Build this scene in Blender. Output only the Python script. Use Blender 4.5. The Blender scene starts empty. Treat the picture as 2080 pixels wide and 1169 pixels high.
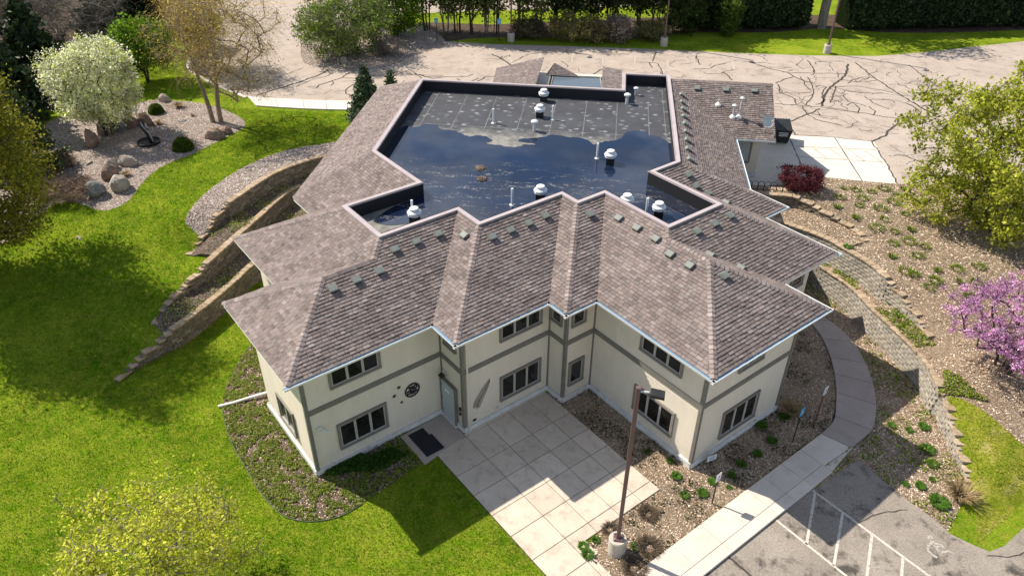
import bpy, math, random
import numpy as np
from mathutils import Vector, Matrix, geometry, noise
rng = np.random.default_rng(7); random.seed(7)
scene = bpy.context.scene
COL = scene.collection
# ------------------------------------------------------------------ camera
CAM = np.array([0.0, -25.96, 23.835]); YAW, PITCH, ROLL, FPX = 0.1262, 0.6059, 0.0079, 1532.12
_fw = np.array([-math.sin(YAW), math.cos(YAW), 0]); CF = _fw*math.cos(PITCH)+np.array([0, 0, -math.sin(PITCH)])
_r = np.array([math.cos(YAW), math.sin(YAW), 0]); _u = np.cross(_r, CF)
CR = _r*math.cos(ROLL)+_u*math.sin(ROLL); CU = _u*math.cos(ROLL)-_r*math.sin(ROLL)
cd = bpy.data.cameras.new('camera'); cam = bpy.data.objects.new('camera', cd); COL.objects.link(cam)
m = Matrix(((CR[0], CU[0], -CF[0], CAM[0]), (CR[1], CU[1], -CF[1], CAM[1]), (CR[2], CU[2], -CF[2], CAM[2]), (0, 0, 0, 1)))
cam.matrix_world = m; cd.sensor_width = 36; cd.lens = 36*FPX/2080; cd.clip_end = 2000; cd.clip_start = 0.1
scene.camera = cam
# ------------------------------------------------------------------ sky, sun, exposure
SUN_EL, SUN_DIR = math.radians(46.5), Vector((5.03, -2.02, -5.71)).normalized()
world = bpy.data.worlds.new('World'); scene.world = world; world.use_nodes = True
wn = world.node_tree; wn.nodes.clear()
wo = wn.nodes.new('ShaderNodeOutputWorld'); bg = wn.nodes.new('ShaderNodeBackground'); sky = wn.nodes.new('ShaderNodeTexSky')
sky.sky_type = 'NISHITA'; sky.sun_disc = False; sky.sun_elevation = SUN_EL
sky.sun_rotation = math.atan2(-5.03, 2.02); sky.air_density = 1.0; sky.dust_density = 0.6; sky.altitude = 200
wtc = wn.nodes.new('ShaderNodeTexCoord'); wsep = wn.nodes.new('ShaderNodeSeparateXYZ'); wn.links.new(wtc.outputs['Generated'], wsep.inputs[0])
wmx = wn.nodes.new('ShaderNodeMath'); wmx.operation = 'MAXIMUM'; wmx.inputs[1].default_value = 0.08; wn.links.new(wsep.outputs[2], wmx.inputs[0])
wdv = wn.nodes.new('ShaderNodeVectorMath'); wdv.operation = 'DIVIDE'; wn.links.new(wtc.outputs['Generated'], wdv.inputs[0]); wn.links.new(wmx.outputs[0], wdv.inputs[1])
wnz = wn.nodes.new('ShaderNodeTexNoise'); wnz.inputs['Scale'].default_value = 1.1; wnz.inputs['Detail'].default_value = 7; wnz.inputs['Roughness'].default_value = .58
wn.links.new(wdv.outputs[0], wnz.inputs['Vector'])
wrp = wn.nodes.new('ShaderNodeValToRGB'); wrp.color_ramp.elements[0].position = .47; wrp.color_ramp.elements[1].position = .66
wrp.color_ramp.elements[1].color = (.5, .5, .5, 1); wn.links.new(wnz.outputs[0], wrp.inputs[0])
wmix = wn.nodes.new('ShaderNodeMixRGB'); wmix.inputs[2].default_value = (17, 17.5, 18.5, 1)
wn.links.new(wrp.outputs[0], wmix.inputs[0]); wn.links.new(sky.outputs[0], wmix.inputs[1]); wn.links.new(wmix.outputs[0], bg.inputs[0])
bg.inputs[1].default_value = 0.08
wn.links.new(bg.outputs[0], wo.inputs[0])
sl = bpy.data.lights.new('sun', 'SUN'); sl.energy = 4.7; sl.angle = math.radians(0.53); sl.color = (1, .92, .79)
so = bpy.data.objects.new('sun', sl); COL.objects.link(so); so.rotation_euler = SUN_DIR.to_track_quat('-Z', 'Y').to_euler(); so.location = (-40, 20, 60)
vs = scene.view_settings; scene.display_settings.display_device = 'sRGB'
vs.view_transform = 'Standard'; vs.look = 'None'; vs.gamma = 1; vs.use_curve_mapping = False; vs.exposure = 0.7
scene.render.engine = 'CYCLES'; scene.cycles.max_bounces = 6

# ------------------------------------------------------------------ helpers
def G(px, py, z=0.0):
    """the place on level z that lies under that point of the survey photograph"""
    d = CF+CR*(px-1040)/FPX-CU*(py-584.5)/FPX
    t = (z-CAM[2])/d[2]; return CAM+d*t
def Gl(pts, z=0.0): return [tuple(G(x, y, z)[:2]) for x, y in pts]
R2 = 2**-.5
def UV(u, v, z=None):
    x, y = (u-v)*R2, (u+v)*R2
    return (x, y) if z is None else (x, y, z)
def tag(o, label=None, cat=None, group=None, kind=None):
    if label: o['label'] = label
    if cat: o['category'] = cat
    if group: o['group'] = group
    if kind: o['kind'] = kind
    return o
def empty(name, loc, label=None, cat=None, group=None, rz=0, parent=None):
    o = bpy.data.objects.new(name, None); COL.objects.link(o); o.empty_display_size = .1
    o.location = loc; o.rotation_euler = (0, 0, rz)
    if parent: o.parent = parent
    return tag(o, label, cat, group)
def mesh(name, V, F, mats, col=None, smooth=False, mi=None):
    me = bpy.data.meshes.new(name)
    V = np.asarray(V, dtype=np.float32).reshape(-1, 3)
    if isinstance(F, np.ndarray):
        n, k = F.shape
        me.vertices.add(len(V)); me.vertices.foreach_set('co', V.ravel())
        me.loops.add(n*k); me.loops.foreach_set('vertex_index', F.astype(np.int32).ravel())
        me.polygons.add(n); me.polygons.foreach_set('loop_start', np.arange(0, n*k, k, dtype=np.int32))
        me.polygons.foreach_set('loop_total', np.full(n, k, dtype=np.int32))
        me.update(calc_edges=True)
    else:
        me.from_pydata([tuple(map(float, v)) for v in V], [], F); me.update()
    for mt in (mats if isinstance(mats, (list, tuple)) else [mats]): me.materials.append(mt)
    if mi is not None: me.polygons.foreach_set('material_index', np.asarray(mi, dtype=np.int32))
    if col is not None:
        a = me.color_attributes.new('col', 'FLOAT_COLOR', 'POINT')
        c = np.ones((len(V), 4), dtype=np.float32); c[:, :3] = np.asarray(col, dtype=np.float32).reshape(len(V), -1)[:, :3] if np.ndim(col) > 1 else np.asarray(col)[:, None]
        a.data.foreach_set('color', c.ravel())
    me.polygons.foreach_set('use_smooth', np.full(len(me.polygons), bool(smooth)))
    return me
def obj(name, me, parent=None, loc=None, kind=None, label=None, cat=None, group=None):
    o = bpy.data.objects.new(name, me); COL.objects.link(o)
    if parent: o.parent = parent
    if loc is not None: o.location = loc
    return tag(o, label, cat, group, kind)
class MB:
    def __init__(s): s.V = []; s.F = []; s.C = []; s.cc = None
    def add(s, V, F):
        n = len(s.V); s.V += [tuple(map(float, v)) for v in V]; s.F += [tuple(i+n for i in f) for f in F]
        if s.cc is not None: s.C += [s.cc]*len(V)
        return s
    def box(s, c, size, ax=None):
        c = np.array(c, float); h = np.array(size, float)/2
        A = np.eye(3) if ax is None else np.array([np.array(a, float) for a in ax])
        V = [c+A[0]*h[0]*i+A[1]*h[1]*j+A[2]*h[2]*k for i in (-1, 1) for j in (-1, 1) for k in (-1, 1)]
        return s.add(V, [(0, 1, 3, 2), (4, 6, 7, 5), (0, 4, 5, 1), (2, 3, 7, 6), (0, 2, 6, 4), (1, 5, 7, 3)])
    def tube(s, pts, rad, n=8, cap=True):
        pts = [np.array(p, float) for p in pts]
        rad = rad if isinstance(rad, (list, tuple, np.ndarray)) else [rad]*len(pts)
        V = []; F = []
        for i, p in enumerate(pts):
            d = pts[min(i+1, len(pts)-1)]-pts[max(i-1, 0)]; d = d/(np.linalg.norm(d)+1e-9)
            a = np.cross(d, (0, 0, 1)); 
            if np.linalg.norm(a) < .05: a = np.array((1., 0, 0))
            a /= np.linalg.norm(a); b = np.cross(d, a)
            for k in range(n): t = 2*math.pi*k/n; V.append(p+(a*math.cos(t)+b*math.sin(t))*rad[i])
        for i in range(len(pts)-1):
            for k in range(n): F.append((i*n+k, i*n+(k+1) % n, (i+1)*n+(k+1) % n, (i+1)*n+k))
        if cap: F.append(tuple(range(n))[::-1]); F.append(tuple(range((len(pts)-1)*n, len(pts)*n)))
        return s.add(V, F)
    def lathe(s, c, prof, n=20):
        return s.tube([(c[0]+1e-6*i, c[1], c[2]+z) for i, (r, z) in enumerate(prof)], [r for r, z in prof], n) if False else s._lathe(c, prof, n)
    def _lathe(s, c, prof, n):
        V = []; F = []
        for r, z in prof:
            for k in range(n): t = 2*math.pi*k/n; V.append((c[0]+r*math.cos(t), c[1]+r*math.sin(t), c[2]+z))
        for i in range(len(prof)-1):
            for k in range(n): F.append((i*n+k, i*n+(k+1) % n, (i+1)*n+(k+1) % n, (i+1)*n+k))
        F.append(tuple(range(n))[::-1]); F.append(tuple(range((len(prof)-1)*n, len(prof)*n)))
        return s.add(V, F)
    def prism(s, poly, z0, z1):
        """poly counter-clockwise xy; top z1, bottom z0"""
        n = len(poly); A = sum(poly[i][0]*poly[(i+1) % n][1]-poly[(i+1) % n][0]*poly[i][1] for i in range(n))
        if A < 0: poly = poly[::-1]
        V = [(x, y, z0) for x, y in poly]+[(x, y, z1) for x, y in poly]
        F = [tuple(range(n))[::-1], tuple(range(n, 2*n))]+[(i, (i+1) % n, n+(i+1) % n, n+i) for i in range(n)]
        return s.add(V, F)
    def me(s, name, mat, smooth=False):
        return mesh(name, s.V, s.F, mat, col=np.array(s.C) if s.C else None, smooth=smooth)
    def obj(s, name, mat, parent=None, smooth=False, **k): return obj(name, s.me(name, mat, smooth), parent, **k)
def inside(P, poly):
    P = np.asarray(P); x, y = P[:, 0], P[:, 1]; r = np.zeros(len(P), bool); n = len(poly)
    for i in range(n):
        x0, y0 = poly[i]; x1, y1 = poly[(i+1) % n]
        if y0 == y1: continue
        c = ((y0 > y) != (y1 > y)) & (x < (x1-x0)*(y-y0)/(y1-y0)+x0); r ^= c
    return r
def curve(pts, step=.4):
    """Catmull-Rom through the points (any dimension), sampled evenly"""
    P = [np.array(p, float) for p in pts]; P = [2*P[0]-P[1]]+P+[2*P[-1]-P[-2]]; out = []
    for i in range(1, len(P)-2):
        for t in np.linspace(0, 1, 12, endpoint=False):
            a, b, c, d = P[i-1:i+3]
            out.append(.5*((2*b)+(c-a)*t+(2*a-5*b+4*c-d)*t*t+(3*b-3*c+d-a)*t**3))
    out.append(P[-2]); out = np.array(out); L = np.r_[0, np.cumsum(np.linalg.norm(np.diff(out[:, :2], axis=0), axis=1))]
    n = max(2, int(round(L[-1]/step))+1); s = np.linspace(0, L[-1], n)
    return np.stack([np.interp(s, L, out[:, k]) for k in range(out.shape[1])], 1)

# ------------------------------------------------------------------ materials
def mat(name, base=(.5, .5, .5), rough=.8, spec=.3, metal=0):
    mt = bpy.data.materials.new(name); mt.use_nodes = True; b = mt.node_tree.nodes['Principled BSDF']
    b.inputs['Base Color'].default_value = (*base, 1); b.inputs['Roughness'].default_value = rough
    b.inputs['Specular IOR Level'].default_value = spec; b.inputs['Metallic'].default_value = metal
    return mt
class N:
    """small node-graph writer around one material"""
    def __init__(s, mt): s.mt = mt; s.t = mt.node_tree; s.b = s.t.nodes['Principled BSDF']; s.tc = s.t.nodes.new('ShaderNodeTexCoord'); s.geo = None
    def pos(s): return s.tc.outputs['Object']
    def wpos(s):
        if not s.geo: s.geo = s.t.nodes.new('ShaderNodeNewGeometry')
        return s.geo.outputs['Position']
    def link(s, a, b): s.t.links.new(a, b)
    def map(s, vec, sc=(1, 1, 1), rot=(0, 0, 0)):
        n = s.t.nodes.new('ShaderNodeMapping'); n.inputs['Scale'].default_value = sc; n.inputs['Rotation'].default_value = rot; s.link(vec, n.inputs[0]); return n.outputs[0]
    def noise(s, vec, scale, detail=4, rough=.55, dist=0):
        n = s.t.nodes.new('ShaderNodeTexNoise'); n.inputs['Scale'].default_value = scale; n.inputs['Detail'].default_value = detail
        n.inputs['Roughness'].default_value = rough; n.inputs['Distortion'].default_value = dist; s.link(vec, n.inputs['Vector']); return n.outputs[0]
    def vor(s, vec, scale, out='Color', feat='F1'):
        n = s.t.nodes.new('ShaderNodeTexVoronoi'); n.feature = feat; n.inputs['Scale'].default_value = scale; s.link(vec, n.inputs['Vector']); return n.outputs[out]
    def ramp(s, fac, stops):
        n = s.t.nodes.new('ShaderNodeValToRGB'); r = n.color_ramp
        while len(r.elements) < len(stops): r.elements.new(.5)
        for e, (p, c) in zip(r.elements, stops): e.position = p; e.color = (*c, 1) if len(c) == 3 else c
        s.link(fac, n.inputs[0]); return n.outputs[0]
    def g(s, fac, a, b): return s.ramp(fac, [(a, (0, 0, 0)), (b, (1, 1, 1))])
    def mix(s, fac, a, b, mode='MIX'):
        n = s.t.nodes.new('ShaderNodeMixRGB'); n.blend_type = mode
        for i, v in enumerate((fac, a, b)):
            if isinstance(v, (int, float)): n.inputs[i].default_value = v if i == 0 else (v, v, v, 1)
            elif isinstance(v, tuple): n.inputs[i].default_value = (*v, 1)
            else: s.link(v, n.inputs[i])
        return n.outputs[0]
    def attr(s, name='col'): n = s.t.nodes.new('ShaderNodeAttribute'); n.attribute_name = name; return n.outputs['Color']
    def rnd(s): n = s.t.nodes.new('ShaderNodeObjectInfo'); return n.outputs['Random']
    def bump(s, h, strength=.5, dist=.05):
        n = s.t.nodes.new('ShaderNodeBump'); n.inputs['Strength'].default_value = strength; n.inputs['Distance'].default_value = dist
        s.link(h, n.inputs['Height']); s.link(n.outputs[0], s.b.inputs['Normal'])
    def base(s, c): s.link(c, s.b.inputs['Base Color'])
    def rough(s, c): s.link(c, s.b.inputs['Roughness'])
M = {}
def noisy(name, c0, c1, scale=3, rough=.85, spec=.2, bump=.2, bs=40, bd=.02, obj_rnd=0, speck=0, dirt=None):
    mt = mat(name, c0, rough, spec); n = N(mt); f = n.noise(n.wpos(), scale, 6, .6)
    c = n.ramp(f, [(.3, c0), (.7, c1)])
    if speck: c = n.mix(speck, c, n.ramp(n.noise(n.wpos(), 45, 3, .7), [(.3, (.0, .0, .0)), (.7, (1, 1, 1))]), 'OVERLAY')
    if dirt: c = n.mix(n.g(n.noise(n.wpos(), dirt[0], 7, .65), dirt[1], dirt[2]), c, dirt[3])
    if obj_rnd: c = n.mix(1, c, n.ramp(n.rnd(), [(0, (1-obj_rnd,)*3), (1, (1, 1, 1))]), 'MULTIPLY')
    n.base(c)
    if bump: n.bump(n.noise(n.wpos(), bs, 3, .6), bump, bd)
    M[name] = mt; return mt
# grass
mt = mat('lawn_grass', (.1, .17, .01), 1, 0); n = N(mt); p = n.wpos()
c = n.ramp(n.noise(p, .35, 6, .62), [(.32, (.06, .135, .004)), (.5, (.125, .22, .008)), (.66, (.24, .31, .022))])
c = n.mix(n.g(n.noise(p, 2.6, 5, .7), .40, .72), c, (.27, .28, .035))
c = n.mix(.85, c, n.ramp(n.noise(p, 11, 6, .85), [(.3, (.08, .08, .08)), (.68, (.9, .9, .9))]), 'OVERLAY')
n.base(c); n.bump(n.noise(p, 22, 5, .8), .9, .07); M['lawn'] = mt
mt = mat('dry_lawn', (.2, .2, .03), 1, 0); n = N(mt); p = n.wpos()
c = n.ramp(n.noise(p, .9, 7, .7), [(.34, (.12, .19, .008)), (.52, (.24, .25, .03)), (.7, (.42, .36, .13))])
c = n.mix(.85, c, n.ramp(n.noise(p, 11, 6, .85), [(.3, (.08,)*3), (.68, (.9,)*3)]), 'OVERLAY'); n.base(c); n.bump(n.noise(p, 22, 5, .8), .9, .07); M['dry_lawn'] = mt
# stones / mulch
def pebble(name, cols, scale, bstr=.9, stretch=(1, 1, 1), big=None):
    mt = mat(name, (.3, .25, .2), .85, .2); n = N(mt); p = n.map(n.wpos(), stretch)
    p2 = n.mix(.06, p, n.t.nodes.new('ShaderNodeTexNoise').outputs['Color'])
    v = n.t.nodes.new('ShaderNodeTexVoronoi'); v.inputs['Scale'].default_value = scale; n.link(p, v.inputs['Vector'])
    sp = n.t.nodes.new('ShaderNodeSeparateColor'); n.link(v.outputs['Color'], sp.inputs[0])
    c = n.ramp(sp.outputs[0], [(i/(len(cols)-1), k) for i, k in enumerate(cols)])
    e = n.t.nodes.new('ShaderNodeTexVoronoi'); e.feature = 'DISTANCE_TO_EDGE'; e.inputs['Scale'].default_value = scale; n.link(p, e.inputs['Vector'])
    c = n.mix(n.g(e.outputs[0], .0, .12), tuple(k*.3 for k in cols[0]), c)
    c = n.mix(.5, c, n.ramp(n.noise(n.wpos(), .9, 6, .65), [(.3, (.3,)*3), (.7, (.72,)*3)]), 'OVERLAY')
    if big: c = n.mix(n.g(n.noise(n.wpos(), 1.6, 6, .7), .58, .68), c, big)
    n.base(c); n.bump(n.g(e.outputs[0], 0, .35), bstr, .04); M[name] = mt
pebble('pink_gravel', [(.24, .175, .14), (.46, .36, .30), (.62, .51, .44), (.41, .32, .27), (.72, .62, .54)], 15)
pebble('wood_mulch', [(.19, .125, .075), (.45, .335, .225), (.6, .475, .34), (.37, .265, .175), (.66, .55, .42)], 21, .8, (1, 1.7, 1))
pebble('dark_mulch', [(.05, .04, .03), (.13, .1, .075), (.22, .17, .13), (.09, .07, .05), (.32, .27, .22)], 12, .8, (1.6, 1, 1), big=(.07, .1, .02))
pebble('planter_soil', [(.08, .055, .04), (.17, .12, .09), (.26, .2, .15), (.12, .09, .06), (.34, .28, .22)], 12, .8)
noisy('joint_soil', (.05, .042, .034), (.09, .075, .06), 3, 1, 0, .5, 30, .02)
noisy('woodland_soil', (.05, .035, .025), (.12, .085, .06), 1.2, .95, .1, .8, 14, .06)
def asphalt(name, c0, c1, dark, sc):
    mt = mat(name, c0, .9, .15); n = N(mt); p = n.wpos()
    c = n.ramp(n.noise(p, .5, 8, .7), [(.3, c0), (.7, c1)])
    c = n.mix(n.g(n.noise(n.map(p, (1, 1, 1), (0, 0, .78)), sc, 9, .72, .4), .52, .66), c, dark)
    c = n.mix(.7, c, n.ramp(n.noise(p, 14, 6, .9), [(.33, (.14,)*3), (.67, (.86,)*3)]), 'OVERLAY')
    n.base(c); n.bump(n.noise(p, 60, 2, .7), .4, .01); M[name] = mt
asphalt('worn_asphalt', (.345, .285, .24), (.44, .37, .32), (.27, .225, .19), .8)
asphalt('dark_asphalt', (.22, .19, .16), (.32, .28, .24), (.075, .066, .058), 1.0)
def concrete(name, c0, c1, stain, rnd=.16):
    mt = mat(name, c0, .85, .2); n = N(mt); p = n.wpos()
    c = n.ramp(n.noise(p, .9, 8, .65), [(.3, c0), (.7, c1)])
    c = n.mix(n.g(n.noise(p, 1.7, 9, .7, .3), .5, .72), c, stain)
    c = n.mix(.35, c, n.ramp(n.noise(p, 50, 2, .7), [(.3, (.25,)*3), (.7, (.75,)*3)]), 'OVERLAY')
    c = n.mix(1, c, n.ramp(n.rnd(), [(0, (1-rnd,)*3), (1, (1, 1, 1))]), 'MULTIPLY')
    n.base(c); n.bump(n.noise(p, 70, 2, .7), .25, .008); M[name] = mt
concrete('patio_concrete', (.56, .475, .385), (.66, .565, .465), (.40, .34, .28), .16)
concrete('walk_concrete', (.60, .53, .455), (.68, .605, .525), (.54, .475, .41), .1)
concrete('red_concrete', (.38, .32, .28), (.44, .37, .325), (.34, .285, .25), .1)
concrete('white_concrete', (.62, .57, .5), (.68, .63, .56), (.56, .51, .45), .06)
noisy('foundation', (.55, .54, .52), (.72, .71, .69), 2.2, .8, .3, .2, 50, .006, dirt=(3, .58, .7, (.33, .33, .32)))
# building
mt = mat('cream_siding', (.66, .6, .49), .65, .25); n = N(mt); p = n.wpos()
c = n.ramp(n.noise(n.map(p, (1, 1, .35)), 1.3, 7, .65), [(.3, (.65, .575, .47)), (.7, (.74, .66, .555))])
c = n.mix(n.g(n.noise(n.map(p, (3, 3, .5)), 2.2, 6, .7), .62, .8), c, (.5, .47, .4))
sz_ = n.t.nodes.new('ShaderNodeSeparateXYZ'); n.link(p, sz_.inputs[0]); mz = n.t.nodes.new('ShaderNodeMapRange'); mz.inputs[1].default_value = 1.0; mz.inputs[2].default_value = .25; n.link(sz_.outputs[2], mz.inputs[0])
c = n.mix(n.mix(1, n.mix(1, mz.outputs[0], n.g(n.noise(n.map(p, (4, 4, 1.2)), 2.5, 6, .75), .4, .7), 'MULTIPLY'), (.6,)*3, 'MULTIPLY'), c, (.42, .37, .29))
n.base(c); M['siding'] = mt
noisy('trim_taupe', (.165, .155, .135), (.205, .19, .165), 2, .6, .3, .1)
noisy('frame_grey', (.19, .175, .155), (.235, .22, .195), 2, .55, .35, .05)
noisy('sash_grey', (.42, .4, .37), (.47, .45, .41), 2, .5, .4, 0)
noisy('seam_grey', (.10, .10, .105), (.2, .2, .2), 1.5, .8, .2, 0)
noisy('gutter_white', (.76, .74, .7), (.82, .8, .76), 2, .45, .4, 0)
mt = mat('gutter_sky_tint', (.22, .33, .45), .3, .6, .2); M['gutter_sky_tint'] = mt  # blue of the reflected sky painted into the trough colour
noisy('cap_metal', (.37, .315, .325), (.44, .38, .385), 1.5, .5, .45, 0)
noisy('door_paint', (.40, .43, .46), (.46, .49, .52), 2, .45, .4, 0)
noisy('white_metal', (.58, .61, .62), (.7, .73, .74), 3, .4, .5, 0, dirt=(5, .6, .75, (.5, .5, .48)))
noisy('galvanised', (.45, .47, .48), (.58, .6, .61), 4, .35, .5, 0)
noisy('vent_green_grey', (.16, .175, .16), (.22, .235, .215), 4, .6, .3, 0)
noisy('vent_dark', (.018, .018, .018), (.03, .03, .03), 4, .8, .2, 0)
noisy('bronze_paint', (.115, .065, .06), (.15, .09, .08), 3, .45, .4, 0)
noisy('black_iron', (.012, .012, .012), (.03, .028, .026), 5, .55, .4, 0)
noisy('rubber_mat', (.014, .015, .02), (.022, .023, .03), 6, .85, .3, .5, 200, .004)
noisy('cast_concrete', (.42, .38, .32), (.53, .48, .41), 5, .9, .2, .5, 35, .02, dirt=(4, .55, .7, (.3, .27, .22)))
noisy('white_sign', (.75, .77, .78), (.8, .82, .83), 2, .5, .4, 0)
noisy('blue_sign', (.04, .3, .62), (.05, .34, .68), 2, .45, .4, 0)
noisy('ink', (.05, .12, .3), (.06, .14, .33), 2, .6, .3, 0)
noisy('rust_post', (.16, .05, .03), (.2, .07, .045), 5, .8, .2, 0)
noisy('dark_post', (.02, .03, .028), (.035, .045, .04), 5, .5, .3, 0)
noisy('plastic_bin', (.012, .014, .016), (.025, .028, .03), 3, .5, .4, 0)
noisy('white_paint_line', (.5, .46, .40), (.60, .56, .49), 3, .8, .2, .2, 60, .004, dirt=(9, .5, .68, (.3, .26, .22)))
noisy('worn_symbol', (.34, .31, .27), (.5, .46, .41), 3, .85, .1, 0, dirt=(14, .47, .6, (.2, .18, .16)))
noisy('edging_green', (.07, .1, .06), (.12, .15, .1), 3, .7, .2, 0)
noisy('faded_paint_line', (.42, .38, .33), (.5, .46, .4), 3, .8, .2, 0, dirt=(6, .5, .66, (.31, .27, .235)))
noisy('yellow_paint_line', (.5, .33, .12), (.55, .37, .15), 3, .8, .2, 0)
noisy('crack_seal', (.045, .038, .034), (.08, .068, .06), 5, .9, .2, 0)
noisy('wire_grey', (.3, .3, .3), (.4, .4, .4), 5, .4, .5, 0)
mt = mat('window_glass', (.012, .013, .013), .04, .5); n = N(mt); n.base(n.ramp(n.noise(n.wpos(), 1.1, 3), [(.35, (.008, .008, .008)), (.7, (.028, .027, .025))])); M['glass'] = mt
mt = mat('skylight_glass', (.10, .13, .16), .12, .6); M['skyglass'] = mt
# shingles take their colour from the piece
mt = mat('asphalt_shingle', (.25, .2, .18), .92, .12); n = N(mt)
c = n.mix(.55, n.attr(), n.ramp(n.noise(n.wpos(), 90, 2, .8), [(.3, (.25,)*3), (.7, (.75,)*3)]), 'OVERLAY')
c = n.mix(.55, c, n.ramp(n.noise(n.wpos(), .8, 6, .6), [(.32, (.36,)*3), (.68, (.66,)*3)]), 'OVERLAY')
n.base(c); n.bump(n.noise(n.wpos(), 120, 2, .8), .3, .006); M['shingle'] = mt
noisy('roof_deck', (.022, .018, .016), (.035, .028, .025), 4, .95, .1, 0)
# membrane with dried puddle rings
mt = mat('roof_membrane', (.05, .052, .06), .7, .3); n = N(mt); p = n.wpos()
c = n.ramp(n.noise(p, .7, 8, .65), [(.3, (.04, .042, .05)), (.7, (.07, .072, .082))])
sp = n.vor(n.map(p, (1, 1.25, 1)), 1.75, 'Distance'); bl = n.mix(1, n.ramp(sp, [(.10, (1, 1, 1)), (.34, (0, 0, 0))]), n.g(n.noise(p, 5, 5, .7), .38, .62), 'MULTIPLY')
c = n.mix(n.mix(1, bl, (.8, .8, .8), 'MULTIPLY'), c, (.42, .43, .45))
sx = n.t.nodes.new('ShaderNodeSeparateXYZ'); n.link(p, sx.inputs[0])
ad = n.t.nodes.new('ShaderNodeMath'); ad.operation = 'MULTIPLY_ADD'; n.link(n.noise(p, .9, 4, .6), ad.inputs[0]); ad.inputs[1].default_value = 2.4; n.link(sx.outputs[1], ad.inputs[2])
mr = n.t.nodes.new('ShaderNodeMapRange'); n.link(ad.outputs[0], mr.inputs[0]); mr.inputs[1].default_value = 14.6; mr.inputs[2].default_value = 13.4; 
c = n.mix(n.mix(1, mr.outputs[0], n.g(n.noise(p, 2.3, 7, .7), .25, .6), 'MULTIPLY'), c, (.24, .23, .20))
n.base(c); M['membrane'] = mt
mt = mat('membrane_wall', (.016, .016, .02), .6, .3); M['membrane_wall'] = mt
# standing water: dark over the black membrane, sky-reflection blue painted into its colour, with floating dust
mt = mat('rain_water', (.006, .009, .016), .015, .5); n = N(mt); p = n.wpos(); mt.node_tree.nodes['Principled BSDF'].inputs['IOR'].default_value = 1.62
du = n.mix(1, n.g(n.noise(n.map(p, (.8, 2.4, 1)), 1.0, 9, .75, .6), .53, .60), n.g(n.noise(p, 9, 4, .8), .47, .62), 'MULTIPLY')
sx = n.t.nodes.new('ShaderNodeSeparateXYZ'); n.link(p, sx.inputs[0])
bd = n.t.nodes.new('ShaderNodeMapRange'); bd.inputs[1].default_value = 9.6; bd.inputs[2].default_value = 7.6; n.link(sx.outputs[1], bd.inputs[0])
du2 = n.mix(1, du, bd.outputs[0], 'MULTIPLY'); du3 = n.mix(1, du2, (.8, .8, .8), 'MULTIPLY')
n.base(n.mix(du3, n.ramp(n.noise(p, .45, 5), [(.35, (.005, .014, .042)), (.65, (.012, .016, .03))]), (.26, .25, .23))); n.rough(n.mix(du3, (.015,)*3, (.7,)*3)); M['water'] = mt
# walls of garden blocks
def block(name, cols):
    mt = mat(name, cols[0], .92, .12); n = N(mt); c = n.ramp(n.rnd(), [(i/(len(cols)-1), k) for i, k in enumerate(cols)])
    c = n.mix(.7, c, n.ramp(n.noise(n.wpos(), 6, 7, .7), [(.3, (.22,)*3), (.7, (.78,)*3)]), 'OVERLAY')
    n.base(c); n.bump(n.noise(n.wpos(), 28, 4, .7), .6, .02); M[name] = mt
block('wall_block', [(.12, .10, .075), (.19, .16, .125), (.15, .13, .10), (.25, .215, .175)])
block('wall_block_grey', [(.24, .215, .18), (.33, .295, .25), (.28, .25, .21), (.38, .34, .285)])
block('wall_cap', [(.30, .22, .14), (.38, .29, .2), (.34, .26, .18), (.42, .33, .24)])
noisy('boulder_pale', (.28, .235, .195), (.46, .41, .36), 3.5, .9, .15, .8, 9, .08)
noisy('boulder_rust', (.17, .105, .08), (.34, .255, .21), 3.5, .9, .15, .8, 9, .08)
noisy('boulder_grey', (.14, .135, .13), (.3, .3, .29), 3, .9, .15, .8, 9, .08)
noisy('bark_brown', (.075, .055, .04), (.15, .115, .09), 5, .95, .1, .8, 25, .03)
noisy('bark_grey', (.16, .14, .12), (.3, .27, .235), 5, .95, .1, .8, 25, .03)
noisy('bark_dark', (.035, .028, .022), (.075, .06, .05), 5, .95, .1, .8, 25, .03)
noisy('bark_birch', (.14, .1, .075), (.34, .27, .22), 7, .9, .15, .8, 22, .03)
def leafmat(name, trans=.25):
    mt = mat(name, (.1, .15, .02), .6, .25); n = N(mt); a = n.attr(); n.base(a)
    tr = n.t.nodes.new('ShaderNodeBsdfTranslucent'); n.link(a, tr.inputs[0]); mx = n.t.nodes.new('ShaderNodeMixShader'); mx.inputs[0].default_value = trans
    out = n.t.nodes['Material Output']; n.link(n.b.outputs[0], mx.inputs[1]); n.link(tr.outputs[0], mx.inputs[2]); n.link(mx.outputs[0], out.inputs[0]); M[name] = mt
leafmat('leaf', .45); leafmat('blade', .5); leafmat('needle', .08); leafmat('petal', .5)

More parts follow.
